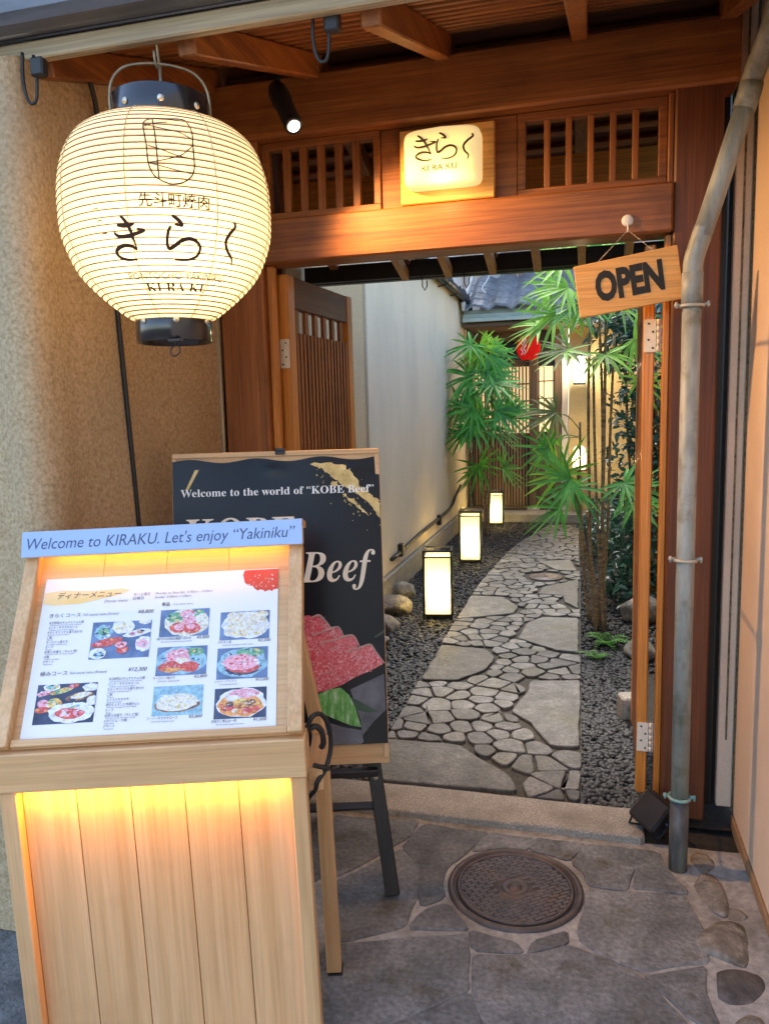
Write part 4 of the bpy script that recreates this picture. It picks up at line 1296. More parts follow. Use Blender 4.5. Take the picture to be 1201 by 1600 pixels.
# menu sheet lying on the board
SX0, SX1, SY0, SY1 = -W + .048, -.060, .020, .398
SW_, SH_ = SX1 - SX0, SY1 - SY0
def su(u, v, h=.0):
    q = BM @ Vector((SX0 + SW_ * u, SY0 + SH_ * v, .0086 + h + .0012 * math.sin(u * 5 + v * 2)))
    return q
g = G()
n1 = 24
V = [su(i / n1, j / n1) for j in range(n1 + 1) for i in range(n1 + 1)]
g.add(V, [(j * (n1 + 1) + i, j * (n1 + 1) + i + 1, (j + 1) * (n1 + 1) + i + 1, (j + 1) * (n1 + 1) + i) for j in range(n1) for i in range(n1)], True)
ms = g.out('menu_sheet', WHITEP, st, local=True)
PAL = {k: mat("menu_print_" + k, [tuple(c * .55 for c in v), v, tuple(min(.9, c * 1.3 + .03) for c in v)], ns=sc_ * 1.6, detail=8, lo=.3, hi=.72, rough=.3, coat=.3) for k, v, sc_ in (
    ('blue', (.13, .20, .36), 14), ('navy', (.05, .065, .12), 14), ('red', (.68, .11, .09), 90), ('pink', (.86, .42, .50), 90), ('white', (.80, .83, .90), 60),
    ('cream', (.80, .76, .62), 90), ('green', (.16, .40, .22), 80), ('yellow', (.85, .62, .18), 60), ('brown', (.30, .15, .08), 60), ('teal', (.30, .52, .62), 70), ('orange', (.85, .36, .10), 80))}
PAL['brush'] = mat("menu_brush", [(.86, .60, .20), (.90, .72, .40)], stretch=(.3, 3, 1), ns=20, rough=.4)
PAL['scarlet'] = mat("menu_scarlet", [(.60, .04, .015), (.72, .09, .03)], ns=14, rough=.4)
menu_layers = {}
def pr_(colour, poly, lvl):
    gg = menu_layers.setdefault(colour, G())
    flat(gg, poly, lambda u, v: su(u, v, .0003 + .00012 * lvl))
def wob(cx, cy, rx, ry, seed, n=18, rot=0, amp=.16):
    r = random.Random(seed)
    return [(cx + (x - cx) * (1 + r.uniform(-amp, amp)), cy + (y - cy) * (1 + r.uniform(-amp, amp))) for x, y in ell(cx, cy, rx, ry, n, rot)]
rnd = random.Random(9)
def photo(u0, v0, u1, v1, items, bgc='blue'):
    """one printed dish photograph: its own mesh per colour, children of the sheet"""
    g = G(); mi = []; mats_ = [bgc]
    flat(g, [(u0, v0), (u1, v0), (u1, v1), (u0, v1)], lambda u, v: su(u, v, .0004)); mi.append(0)
    for k, (c, cx, cy, rx, ry, rot) in enumerate(items):
        if c not in mats_: mats_.append(c)
        poly = [(min(u1, max(u0, u0 + (u1 - u0) * x)), min(v1, max(v0, v0 + (v1 - v0) * y))) for x, y in wob(cx, cy, rx, ry, k + int(u0 * 100), 22, rot, .09)]
        flat(g, poly, lambda u, v: su(u, v, .0006 + .00012 * k)); mi.append(mats_.index(c))
        near_ = {'red': ('pink', 'brown', 'scarlet', 'orange'), 'pink': ('white', 'red', 'pink'), 'cream': ('white', 'cream', 'white', 'yellow'), 'white': ('white', 'cream'), 'green': ('yellow', 'navy', 'teal'),
                 'orange': ('red', 'yellow', 'brown'), 'brown': ('navy', 'orange', 'cream'), 'teal': ('blue', 'white', 'navy'), 'yellow': ('orange', 'cream', 'green'), 'navy': ('blue', 'brown')}.get(c, ('white',))
        for q in range(int(6 + 90 * rx * ry * 4)):
            c2 = rnd.choice(near_)
            if c2 not in mats_: mats_.append(c2)
            a_, d_ = rnd.uniform(0, 6.283), rnd.random() ** .5 * .88
            ex, ey = d_ * math.cos(a_) * rx, d_ * math.sin(a_) * ry
            X_, Y_ = cx + ex * math.cos(rot) - ey * math.sin(rot), cy + ex * math.sin(rot) + ey * math.cos(rot)
            if not (.03 < X_ < .97 and .03 < Y_ < .97): continue
            sz = rnd.uniform(.008, .03)
            poly = [(min(u1, max(u0, u0 + (u1 - u0) * x)), min(v1, max(v0, v0 + (v1 - v0) * y))) for x, y in wob(X_, Y_, sz * rnd.uniform(.8, 2), sz * 1.2, q, 7, rnd.uniform(0, 3), .3)]
            flat(g, poly, lambda u, v: su(u, v, .00066 + .00012 * k)); mi.append(mats_.index(c2))
    ph = g.out('dish_photo', PAL[mats_[0]], ms, local=True)
    for c in mats_[1:]: ph.data.materials.append(PAL[c])
    ph.data.polygons.foreach_set('material_index', mi)
photo(.227, .455, .473, .692, [('teal', .20, .72, .15, .2, 0), ('green', .2, .74, .09, .11, 0), ('white', .52, .86, .19, .2, 0), ('cream', .52, .84, .12, .1, 0), ('white', .88, .97, .1, .08, 0), ('red', .28, .44, .26, .10, .35), ('white', .77, .66, .25, .09, .3),
      ('pink', .70, .64, .05, .05, 0), ('brown', .82, .69, .05, .05, 0), ('white', .9, .36, .15, .2, 0), ('pink', .88, .36, .1, .12, .5), ('red', .55, .22, .10, .1, .2), ('pink', .52, .36, .1, .08, .2), ('white', .14, .14, .14, .15, 0), ('teal', .16, .12, .09, .08, 0)])
photo(.039, .078, .279, .314, [('white', .24, .93, .14, .1, 0), ('green', .24, .93, .09, .06, 0), ('pink', .12, .78, .12, .06, .3), ('yellow', .42, .82, .2, .06, .4), ('white', .9, .88, .14, .1, 0), ('red', .6, .93, .1, .05, .3), ('brown', .72, .66, .24, .10, .3), ('cream', .74, .68, .17, .07, .3),
      ('pink', .14, .50, .1, .12, .3), ('yellow', .32, .52, .12, .12, .2), ('red', .14, .36, .12, .08, .2), ('white', .95, .54, .1, .12, 0), ('white', .62, .26, .38, .25, 0), ('green', .66, .40, .1, .03, .4), ('red', .60, .24, .24, .13, -.1), ('pink', .54, .26, .07, .1, .5), ('pink', .72, .24, .06, .09, .5)], 'navy')
photo(.507, .575, .713, .752, [('cream', .55, .5, .44, .52, 0), ('green', .3, .72, .18, .18, 0), ('green', .68, .85, .2, .12, 0), ('cream', .82, .5, .12, .3, 0), ('pink', .55, .80, .16, .16, .2), ('pink', .60, .56, .15, .15, 0), ('red', .38, .32, .17, .19, 0), ('pink', .40, .34, .11, .12, 0), ('red', .66, .28, .17, .19, 0), ('pink', .64, .34, .08, .1, 0)])
photo(.76, .535, .967, .717, [('white', .52, .5, .49, .46, 0)] + [('cream', .2 + .15 * i + .06 * (j % 2), .25 + .2 * j, .12, .12, 0) for j in range(4) for i in range(5)])
photo(.507, .331, .713, .510, [('teal', .5, .5, .49, .49, 0), ('green', .75, .8, .2, .14, 0), ('pink', .42, .62, .22, .30, .6), ('red', .30, .30, .26, .2, .1), ('cream', .52, .48, .16, .1, -.6), ('red', .66, .28, .2, .18, -.3), ('pink', .48, .80, .14, .12, 0), ('orange', .3, .2, .2, .08, 0)], 'blue')
photo(.755, .291, .963, .484, [('teal', .5, .5, .49, .48, 0), ('green', .65, .84, .28, .12, 0), ('navy', .48, .26, .32, .14, -.1), ('red', .50, .36, .33, .18, -.1), ('pink', .46, .52, .36, .26, -.05), ('pink', .76, .56, .05, .12, .3)], 'blue')
photo(.507, .092, .707, .268, [('brown', .50, .36, .44, .26, .12), ('cream', .48, .44, .43, .28, .12), ('white', .42, .66, .28, .03, -.1), ('white', .8, .44, .14, .04, .15)], 'teal')
photo(.753, .056, .961, .236, [('white', .52, .5, .48, .49, 0), ('orange', .50, .42, .44, .36, 0), ('pink', .56, .80, .30, .15, 0), ('white', .36, .66, .14, .1, 0), ('red', .26, .34, .14, .1, .3), ('yellow', .50, .50, .14, .14, 0), ('brown', .46, .42, .07, .08, 0), ('brown', .68, .5, .12, .1, .3), ('red', .70, .26, .18, .1, .2), ('cream', .40, .26, .06, .05, 0), ('brown', .3, .48, .08, .07, 0)], 'navy')
pr_('brush', [(.004, .905), (.08, .917), (.22, .905), (.33, .915), (.368, .90), (.33, .875), (.25, .85), (.16, .822), (.05, .818), (.004, .83)], 1)
rr = random.Random(4)
red = [(1.0, .995), (.855, .995), (.848, .965)] + [(.85 + .15 * t_ + rr.uniform(-.004, .004), .955 - .11 * math.sin(math.pi * (.08 + .62 * t_)) + rr.uniform(-.008, .008)) for t_ in [i / 16 for i in range(1, 17)]]
pr_('scarlet', red, 1)
for _ in range(34): x, y = .875 + rr.random() * .11, .87 + rr.random() * .09; pr_('cream', ell(x, y, rr.uniform(.001, .004), rr.uniform(.001, .004), 7), 5)
for c, gg in menu_layers.items(): gg.out({'brush': 'brush_stroke', 'scarlet': 'red_splash'}.get(c, 'gold_flecks'), PAL[c], ms, local=True)
tx = {}; tg = {}
def tm(body, u, v, w, h, shear=0, gg=None, weight=0, align='L'):
    key = 'header' if v > .8 else ('right' if u > .48 else ('upper' if v > .43 else 'lower'))
    dd = tx if gg is None else gg
    text(dd.setdefault(key, G()), body, None, None, None, width=w * SW_ if w else None, height=h * SH_, shear=shear, weight=weight, align=align,
         fn=lambda a, b: su(u + a / SW_, v + b / SH_, .0016))
tm('ディナーメニュー', .060, .862, .27, .034, .25)
tm('Dinner menu', .262, .822, .10, .018, .3, tg)
tm('月～土曜日', .383, .858, .07, .016); tm('日曜日', .383, .832, .045, .016)
tm('Monday to Saturday  5:00pm – 0:00am', .475, .860, .245, .015, .3, tg); tm('Sunday  5:00pm–11:00pm', .475, .834, .155, .015, .3, tg)
tm('単品', .508, .780, .034, .02, 0, None, .01); tm('A la carte menu', .555, .782, .085, .012, .3, tg)
tm('きらくコース', .040, .737, .13, .022); tm('Full course menu (Kiraku)', .180, .738, .15, .016, .3, tg); tm('¥8,800', .410, .738, .066, .024, .25)
tm('極みコース', .040, .368, .11, .022); tm('Full course menu (Kiwami)', .160, .369, .15, .016, .3, tg); tm('¥12,300', .396, .369, .076, .024, .25)
L1 = [('本日野菜のキムチとナムル盛', 'Assorted kimchi and namul'), ('ユッケ・牛タタキロール', 'Yukke and roast beef'), ('きらくオリジナル盛り合わせ', 'Kiraku assortment'), ('ご飯', 'Rice'), ('サーロイン焼すき', 'Sirloin yakisuki'), ('スープ', 'Soup'), ('赤身三点盛り（タレと塩）', 'Three cuts of lean beef'), ('冷麺', 'Cold noodles'), ('デザート', 'Dessert')]
for i, (a, b) in enumerate(L1):
    v = .694 - .031 * i
    tm(a, .042, v, min(.145, .0112 * len(a)), .0135); tm(b, .046, v - .012, min(.13, .0052 * len(b)), .008, 0, tg)
L2 = [L1[0], L1[1], L1[2], L1[3], ('上ミスジのタタキ', 'Seared beef'), ('厚切り上タンと特選牛ヒレ', 'Thick tongue and fillet'), ('スープ', 'Soup'), ('赤身三点盛り（タレと塩）', 'Three cuts of lean beef'), ('〆のうどん・冷麺', 'Noodles'), ('デザート', 'Dessert')]
for i, (a, b) in enumerate(L2):
    v = .320 - .031 * i
    tm(a, .322, v, min(.145, .0112 * len(a)), .0135); tm(b, .326, v - .012, min(.13, .0052 * len(b)), .008, 0, tg)
for (u, v, a, b, p) in ((.50, .555, '神戸牛の特選五種盛り合わせ', 'Premium beef assortment', '¥5,800'), (.755, .515, 'ネギタン塩', 'Salted tongue with leek', '¥2,200'), (.50, .31, 'サーロイン焼すき', 'Sirloin yakisuki', '¥2,800'),
                        (.75, .272, 'シャトーブリアン', 'Chateaubriand', '¥15,000'), (.49, .072, 'スーパー牛タタキロース', 'Seared beef loin', '¥2,800'), (.745, .036, '名物すじ煮込み一椀', 'Simmered beef tendon', '¥1,000')):
    tm(a, u, v, .011 * len(a), .014); tm(b, u + .02, v - .016, .0055 * len(b), .009, 0, tg); tm(p, u + .165, v, .053, .018, .25)
MINK = mat('menu_ink', [(.05, .05, .06), (.09, .09, .10)], ns=20)
for q in tx.values(): q.out('lettering', MINK, ms, local=True)
for q in tg.values(): q.out('lettering', INKG, ms, local=True)

# power cable looped at the side of the stand
g = G()
P_ = [(.004, .06, .765), (.018, .06, .79), (.036, .08, .785), (.050, .10, .745), (.050, .11, .69), (.036, .10, .645), (.018, .08, .625), (.010, .09, .60), (-.02, .12, .55), (-.10, .16, .4), (-.12, .16, .2), (-.14, .16, .02), (-.3, .2, .012)]
g.tube(catmull([tuple(SM @ Vector(p)) for p in P_], 8), .0055, 8)
P_ = [(.004, .07, .755), (.022, .07, .762), (.034, .08, .745), (.036, .09, .715), (.030, .095, .70)]
g.tube(catmull([tuple(SM @ Vector(p)) for p in P_], 6), .007, 8)
P_ = [(.012, .08, .665), (.028, .09, .655), (.044, .10, .645)]
g.tube(catmull([tuple(SM @ Vector(p)) for p in P_], 6), .006, 8)
o = g.out('power_cable', CORD); recentre(o); tag(o, 'black power cable looped out of the side of the menu stand', 'cable')

# ------------------------------------------------------------------ poster board on its easel
PA = rad(17)
px_ = Vector((math.cos(PA), math.sin(PA), 0)); lean = Vector((-math.sin(PA) * .18, math.cos(PA) * .18, .945)).normalized()
pn = px_.cross(lean)
PW, PH = .640, .965
PO = Vector((-.576, 2.15, .402)) - px_ * PW
PM = Matrix((px_, lean, pn)).transposed().to_4x4(); PM.translation = PO          # local x right, y up, z towards the viewer
pb = thing('poster_board', 'black KOBE Beef poster on a pale wooden board behind the menu stand', 'poster', M=PM)
def lp(name, m, g, parent=None): return g.out(name, m, parent or pb, local=True)
g = G(); g.box(.015, PW - .015, .015, PH - .015, -.008, -.002, .001); lp('backboard', TAN['x'], g)
for b in ((0, PW, 0, .016), (0, PW, PH - .016, PH), (0, .016, .0165, PH - .0165), (PW - .016, PW, .0165, PH - .0165)):
    g = G(); g.box(b[0], b[1], b[2], b[3], -.014, .004, .002); lp('frame_rail', HINOKI['x'] if b[1] - b[0] > .1 else HINOKI['z'], g)
def pz(u, v):                                               # the sheet curls slightly
    top = max(0, (v - .80) / .165)
    return .0062 + .0035 * (math.sin(u * 16 + 1) * top) + .004 * math.exp(-((u - .32) / .03) ** 2 - ((v - .905) / .012) ** 2) * 1 + .004 * math.exp(-((u - .56) / .04) ** 2 - ((v - .90) / .014) ** 2) + .006 * max(0, (.10 - v) / .10) ** 2 + .0012 * math.sin(v * 9 + u * 3)
pt = lambda u, v, h=0: Vector((u, v, pz(u, v) + h))
g = G()
nu, nv = 56, 80
S0, S1, U0, U1 = .060, .938, .003, PW - .002
V = [pt(U0 + (U1 - U0) * i / nu, S0 + (S1 + .006 * math.sin(i * .35) - S0) * j / nv) for j in range(nv + 1) for i in range(nu + 1)]
g.add(V, [(j * (nu + 1) + i, j * (nu + 1) + i + 1, (j + 1) * (nu + 1) + i + 1, (j + 1) * (nu + 1) + i) for j in range(nv) for i in range(nu)], True)
sheet = lp('poster_sheet', POSTER, g)
ZP = lambda x, y: (.640 - (1100 - x) * .000598, .965 - (y - 52 + (x - 30) * .018) * .000598)          # upper zoom -> sheet
ZQ = lambda x, y: (.640 - (430 + (y - 200) * .044 - x) * .00066, (888 - y + (460 - x) * .045) * .000642)  # lower zoom -> sheet
def pf(h): return lambda u, v: pt(min(U1 - .001, max(U0 + .001, u)), min(S1 - .002, max(S0 + .001, v)), h)
def grid_fill(g, poly, fn, step=.012):
    """fill a polygon so that it follows the curl"""
    bm = bmesh.new()
    vs = [bm.verts.new((x, y, 0)) for x, y in poly]
    try: bm.faces.new(vs)
    except ValueError: bm.free(); return
    xs = [p[0] for p in poly]; ys = [p[1] for p in poly]
    for a, (lo, hi) in enumerate(((min(xs), max(xs)), (min(ys), max(ys)))):
        q = lo + step
        while q < hi:
            nrm = Vector((1, 0, 0)) if a == 0 else Vector((0, 1, 0))
            bmesh.ops.bisect_plane(bm, geom=bm.verts[:] + bm.edges[:] + bm.faces[:], plane_co=nrm * q, plane_no=nrm)
            q += step
    bm.verts.index_update()
    g.add([fn(v.co.x, v.co.y) for v in bm.verts], [tuple(v.index for v in f.verts) for f in bm.faces])
    bm.free()
g = G()
text(g, '𝐖𝐞𝐥𝐜𝐨𝐦𝐞 𝐭𝐨 𝐭𝐡𝐞 𝐰𝐨𝐫𝐥𝐝 𝐨𝐟 “𝐊𝐎𝐁𝐄 𝐁𝐞𝐞𝐟”', None, None, None, width=.592, height=.0235, fn=lambda a, b: pt(.027 + a, .829 + b, .0009))
lp('lettering', WHITET, g, sheet)
g = G()
text(g, '𝐊𝐎𝐁𝐄', None, None, None, width=.335, height=.098, fn=lambda a, b: pt(.042 + a, .665 + b, .0009))
lp('lettering', CREAM, g, sheet); g = G()
text(g, '𝑩𝒆𝒆𝒇', None, None, None, width=.232, height=.096, fn=lambda a, b: pt(.385 + a, .556 + b, .0009))
lp('lettering', CREAM, g, sheet)
g = G()
rr = random.Random(12)
def jag(pts, n=5, amp=.006):
    o = []
    for i in range(len(pts)):
        a, b = pts[i], pts[(i + 1) % len(pts)]
        for k in range(n):
            t_ = k / n
            o.append((a[0] + (b[0] - a[0]) * t_ + rr.uniform(-amp, amp), a[1] + (b[1] - a[1]) * t_ + rr.uniform(-amp, amp)))
    return o
for P_ in ([(740, 112), (840, 103), (910, 118), (965, 170), (1000, 235), (1050, 275), (1060, 330), (1010, 290), (930, 235), (850, 180), (800, 140)],
           [(905, 265), (960, 300), (1000, 340), (1035, 385), (985, 345), (940, 310)], [(1000, 250), (1085, 300), (1098, 345), (1098, 405), (1050, 340), (1010, 290)], [(855, 205), (880, 205), (875, 225), (850, 222)]):
    grid_fill(g, [ZP(*p) for p in jag(P_, 5, 7)], pf(.0007), .02)
for _ in range(70):
    t_ = rr.random()
    x, y = 760 + 330 * t_ + rr.gauss(0, 55), 110 + 280 * t_ + rr.gauss(0, 50)
    if x > 1094 or y < 108: continue
    r_ = rr.uniform(.0006, .0024); c = ZP(x, y); flat(g, ell(c[0], c[1], r_, r_ * rr.uniform(.7, 1.5), 7), pf(.0007))
lp('gold_splash', GOLD, g, sheet)
g = G(); grid_fill(g, [ZP(x, y) for x, y in ((150, 138), (170, 138), (118, 235), (98, 245))], pf(.0007), .02); lp('gold_streak', GOLD, g, sheet)
FATM = mat('beef_fat', [(.80, .50, .47), (.88, .66, .62)], ns=60, rough=.3)
slices = [[(55, 200), (80, 195), (92, 205), (125, 195), (150, 215), (182, 255), (140, 275), (60, 310)], [(40, 300), (95, 290), (150, 270), (205, 250), (225, 262), (243, 300), (180, 330), (60, 355)],
          [(50, 350), (130, 325), (200, 310), (262, 290), (290, 295), (315, 340), (240, 375), (130, 420), (50, 430)], [(50, 440), (150, 412), (250, 370), (320, 345), (365, 333), (390, 365), (432, 420), (370, 455), (290, 490), (235, 525), (150, 555), (60, 570)]]
for i, s_ in enumerate(slices):
    g = G(); grid_fill(g, [ZQ(*p) for p in chaikin(s_, 1, .15)], pf(.0007 + .0004 * i), .03); lp('beef_slice', MEAT, g, sheet)
    g = G(); edge = {0: [(92, 205), (125, 195), (150, 215), (182, 255)], 1: [(95, 290), (150, 270), (205, 250), (225, 262), (243, 300)], 2: [(130, 325), (200, 310), (262, 290), (290, 295), (315, 340)], 3: [(250, 370), (320, 345), (365, 333), (390, 365), (432, 420)]}[i]
    stroke(g, [ZQ(*p) for p in edge], .0052, pf(.0026 + .0003 * i), 6)
    cxs, cys = sum(p[0] for p in s_) / len(s_), sum(p[1] for p in s_) / len(s_)
    for q in range(16):
        x, y = cxs + rr.uniform(-.36, .36) * (max(p[0] for p in s_) - min(p[0] for p in s_)), cys + rr.uniform(-.18, .18) * (max(p[1] for p in s_) - min(p[1] for p in s_))
        dx, dy = rr.uniform(8, 26), rr.uniform(-14, 4)
        stroke(g, [ZQ(x, y), ZQ(x + dx * .5, y + dy * .5 + rr.uniform(-4, 4)), ZQ(x + dx, y + dy)], rr.uniform(.0006, .0016), pf(.0024 + .0003 * i), 4); lp('fat_edge', FATM, g, sheet)
g = G(); grid_fill(g, [ZQ(*p) for p in [(120, 570), (180, 545), (230, 535), (270, 570), (300, 630), (328, 720), (280, 712), (200, 680), (130, 650)]], pf(.0032), .03)
lp('printed_leaf', LEAFP, g, sheet)
g = G(); grid_fill(g, [ZQ(*p) for p in [(272, 578), (330, 605), (410, 650), (360, 652), (300, 640)]], pf(.0014), .03); stroke(g, [ZQ(385, 297), ZQ(410, 282), ZQ(432, 265)], .005, pf(.0012), 5, False)
lp('printed_leaf', mat("dark_printed_leaf", [(.015, .05, .025), (.04, .09, .05)], ns=20, rough=.4), g, sheet)
g = G(); grid_fill(g, [ZQ(*p) for p in [(100, 690), (150, 690), (240, 720), (330, 735), (340, 790), (300, 815), (100, 815)]], pf(.0010), .03); grid_fill(g, [ZQ(*p) for p in [(275, 545), (430, 470), (440, 640), (380, 700), (335, 760), (325, 690)]], pf(.0006), .03)
lp('slate_plate', GREYP, g, sheet)
g = G()
g.box(.318, .348, PH - .002, PH + .008, -.016, .012, .002); g.box(.318, .348, PH - .012, PH - .001, .0045, .010, .002)
lp('clip', BLACKM, g)
es = thing('easel', 'dark wooden easel carrying the black beef poster', 'easel', (-.9, 2.2, 0))
def bar(g, a, b, w, d, c=.003):
    a, b = Vector(a), Vector(b); z = (b - a).normalized(); x = Vector((math.cos(PA), math.sin(PA), 0)); y = z.cross(x).normalized(); x = y.cross(z)
    M = Matrix((x, y, z)).transposed().to_4x4(); M.translation = a
    g.box(-w / 2, w / 2, -d / 2, d / 2, 0, (b - a).length, c, M)
bk = pn * -.036
cR = PM @ Vector((PW - .03, .02, 0)) + bk; cT = PM @ Vector((PW * .76, PH - .05, 0)) + bk; cL = PM @ Vector((.03, .02, 0)) + bk; cT2 = PM @ Vector((PW * .24, PH - .05, 0)) + bk
fR = cR + (cR - cT) * ((cR.z) / (cT.z - cR.z)); fL = cL + (cL - cT2) * ((cL.z) / (cT2.z - cL.z))
fR = Vector((-.563, 2.10, .0)); fL = fR - px_ * .74
g = G(); bar(g, fR, cT, .044, .022); g.out('leg', BLACKW['z'], es)
g = G(); bar(g, fL, cT2, .044, .022); g.out('leg', BLACKW['z'], es)
mid = lambda a, b, t_: a + (b - a) * t_
bR, bL = mid(fR, cT, .20), mid(fL, cT2, .20)
g = G(); bar(g, bL + pn * -.016, bR + pn * -.016, .038, .012); g.out('crossbar', BLACKW['x'], es)
hR, hL = mid(fR, cT, .285), mid(fL, cT2, .285)
g = G(); bar(g, hL + pn * .024 - px_ * .01, hR + pn * .024 + px_ * .01, .026, .022); g.out('rest_rail', BLACKW['x'], es)
g = G(); bar(g, Vector((-.92, 2.50, .0)), (cT + cT2) / 2 + bk, .03, .022); g.out('leg', BLACKW['z'], es)
g = G()
for q in (mid(fR, cT, .27), mid(fL, cT2, .27)): g = G(); g.lathe([(.0001, .004), (.006, .003), (.008, 0)], (0, 0, 0), 12, True, Matrix.Translation(q + pn * .012) @ Vector((0, 0, 1)).rotation_difference(pn).to_matrix().to_4x4()); g.out('bolt', STEEL, es)

# ------------------------------------------------------------------ path lanterns
def andon(x, y, w, h, rot, label, power):
    M = Matrix.Translation((x, y, .012)) @ Matrix.Rotation(rot, 4, 'Z')
    t = thing('path_lantern', label, 'lantern', group='paper lanterns beside the path', M=M)
    r = w / 2
    b = .007
    for sx, sy in ((-1, -1), (1, -1), (1, 1), (-1, 1)):
        g = G(); g.box(sx * r - b, sx * r + b, sy * r - b, sy * r + b, -.01, h, .0015); g.out('corner_post', BLACKM, t, local=True)
    for z in (.035, h - .05, h - .008):
        for s in (-1, 1):
            g = G(); g.box(-r + b + .0003, r - b - .0003, s * r - b * .8, s * r + b * .8, z - b * .8, z + b * .8, .001); g.out('frame_rail', BLACKM, t, local=True)
            g = G(); g.box(s * r - b * .8, s * r + b * .8, -r + b + .0003, r - b - .0003, z - b * .8, z + b * .8, .001); g.out('frame_rail', BLACKM, t, local=True)
    g = G(); q = r - .010
    g.add([(sx * q, sy * q, z) for z in (.03, h - .05) for sx, sy in ((-1, -1), (1, -1), (1, 1), (-1, 1))], [(0, 1, 5, 4), (1, 2, 6, 5), (2, 3, 7, 6), (3, 0, 4, 7)])
    g.out('paper_shade', APAPER, t, local=True)
    g = G(); g.box(-q, q, -q, q, .016, .026, .001); g.out('floor_plate', BLACKM, t, local=True)
    lamp('path_lantern_bulb', M @ Vector((0, 0, h * .40)), power, (1, .80, .42), .035, t)
    return t
andon(-1.005, 5.20, .190, .490, rad(8), 'nearest glowing square paper lantern in a black frame, left of the path', 2.5)
andon(-1.062, 7.16, .192, .500, rad(4), 'middle glowing paper lantern in a black frame, beside the palm stems', 2.5)
andon(-1.105, 9.50, .205, .430, rad(2), 'farthest glowing paper lantern below the slatted house front', 2.5)

# ------------------------------------------------------------------ plants
class Leafy:
    def __init__(s): s.V, s.F = [], []
    def blade(s, p, d, n, L, w, droop, seg=5, fold=.25):
        """narrow folded leaflet from p along d, normal n"""
        sd = d.cross(n).normalized()
        o = len(s.V)
        wp = (.28, .85, 1.0, .85, .55, .06) if seg == 5 else (.4, 1, .7, .06)
        for i in range(seg + 1):
            t = i / seg
            c = p + d * (L * t) - Vector((0, 0, 1)) * (droop * L * t * t) 
            ww = w * wp[i] / 2
            s.V += [c - sd * ww + n * ww * fold, c, c + sd * ww + n * ww * fold]
        for i in range(seg):
            a = o + i * 3
            s.F += [(a, a + 1, a + 4, a + 3), (a + 1, a + 2, a + 5, a + 4)]
    def mesh(s, name, m, parent):
        g = G(); g.add(s.V, s.F, True)
        return g.out(name, m, parent)

def fan(lf, p, axis, nrm, L, nb, w, spread, rng, droop=.25):
    side = axis.cross(nrm).normalized()
    for k in range(nb):
        th = rad(-spread + 2 * spread * k / (nb - 1) + rng.uniform(-4, 4))
        d = (axis * math.cos(th) + side * math.sin(th) + nrm * rng.uniform(.02, .22)).normalized()
        l = L * (1 - .22 * abs(th) / rad(spread)) * rng.uniform(.86, 1.08)
        lf.blade(p, d, nrm, l, w * rng.uniform(.75, 1.2), droop * rng.uniform(.3, 1.5))

def palm(name, label, base, canes, fronds, m_leaf, rng, w=.03, nb=10, L=.32, spread=105, cane_r=.013, scale=1):
    t = thing(name, label, 'palm', base)
    for c in canes:
        pts = catmull([tuple(p) for p in c], 6)
        g = G(); g.tube(pts, [cane_r * (1.05 - .35 * i / len(pts)) * (1.12 if i % 4 == 0 else 1) for i in range(len(pts))], 8)
        g.out('cane', CANE, t)
    for (root, tip, ml) in fronds:
        root, tip = Vector(root), Vector(tip)
        ax = (tip - root)
        ln = ax.length
        hz_ = Vector((ax.x, ax.y, 0)).normalized()
        nrm = (Vector((0, 0, 1)) * rng.uniform(.35, .85) + hz_ * rng.uniform(.2, .75) + Vector((rng.uniform(-.35, .35), rng.uniform(-1.0, -.1), 0))).normalized()
        out_ = (hz_ + Vector((rng.uniform(-.35, .35), rng.uniform(-.2, .2), rng.uniform(-.1, .75))))
        out_ = (out_ - nrm * out_.dot(nrm)).normalized()
        lf = Leafy()
        fan(lf, tip, out_, nrm, L * rng.uniform(.85, 1.15), nb + rng.randint(-2, 2), w, spread + rng.uniform(-18, 18), rng, rng.choice((.08, .14, .2, .34)))
        f = lf.mesh('frond', PALM_B if rng.random() < .05 else (ml or m_leaf), t)
        g = G(); mid_ = (root + tip) / 2 + Vector((0, 0, .12 * ln)); g.tube(catmull([tuple(root), tuple(mid_), tuple(tip)], 4), .0032, 5); g.out('leaf_stalk', STEMG, f)
    return t

rng = random.Random(21)
# left palm: stacked tiers of fans against the grey wall
base = Vector((-1.16, 8.75, 0))
canes, fr = [], []
for k in range(7):
    a = rng.uniform(0, 6.28); b = base + Vector((math.cos(a) * .10, math.sin(a) * .16, 0))
    top = b + Vector((rng.uniform(-.12, .16), rng.uniform(-.2, .2), (2.15, 1.95, 1.55, 1.45, 1.2, 1.0, .8)[k]))
    canes.append([b, b.lerp(top, .35) + Vector((rng.uniform(-.03, .03), 0, 0)), b.lerp(top, .7), top])
tiers = [(-1.06, 8.55, 2.04, 6), (-1.12, 8.6, 1.80, 5), (-1.02, 8.55, 1.62, 4), (-1.16, 8.5, 1.40, 6), (-1.20, 8.45, 1.20, 6), (-.98, 8.7, 1.30, 3), (-1.10, 8.75, .72, 3)]
for (x, y, z, n) in tiers:
    a0 = rng.uniform(0, 6)
    for k in range(n):
        a = a0 + 2 * math.pi * k / n + rng.uniform(-.3, .3)
        r = rng.uniform(.10, .22)
        root = Vector((x, y, z - .10))
        tip_ = root + Vector((math.cos(a) * r, math.sin(a) * r, rng.uniform(.06, .20)))
        if z > 1.7 and tip_.x > -.99: tip_.x -= .16
        fr.append((root, tip_, PALM_L if z > 1.9 and rng.random() < .6 else None))
palm('lady_palm', 'bushy lady palm with tiers of dark green fans against the grey wall', base, canes, fr, PALM_D, rng, .034, 13, .36, 120, .012)

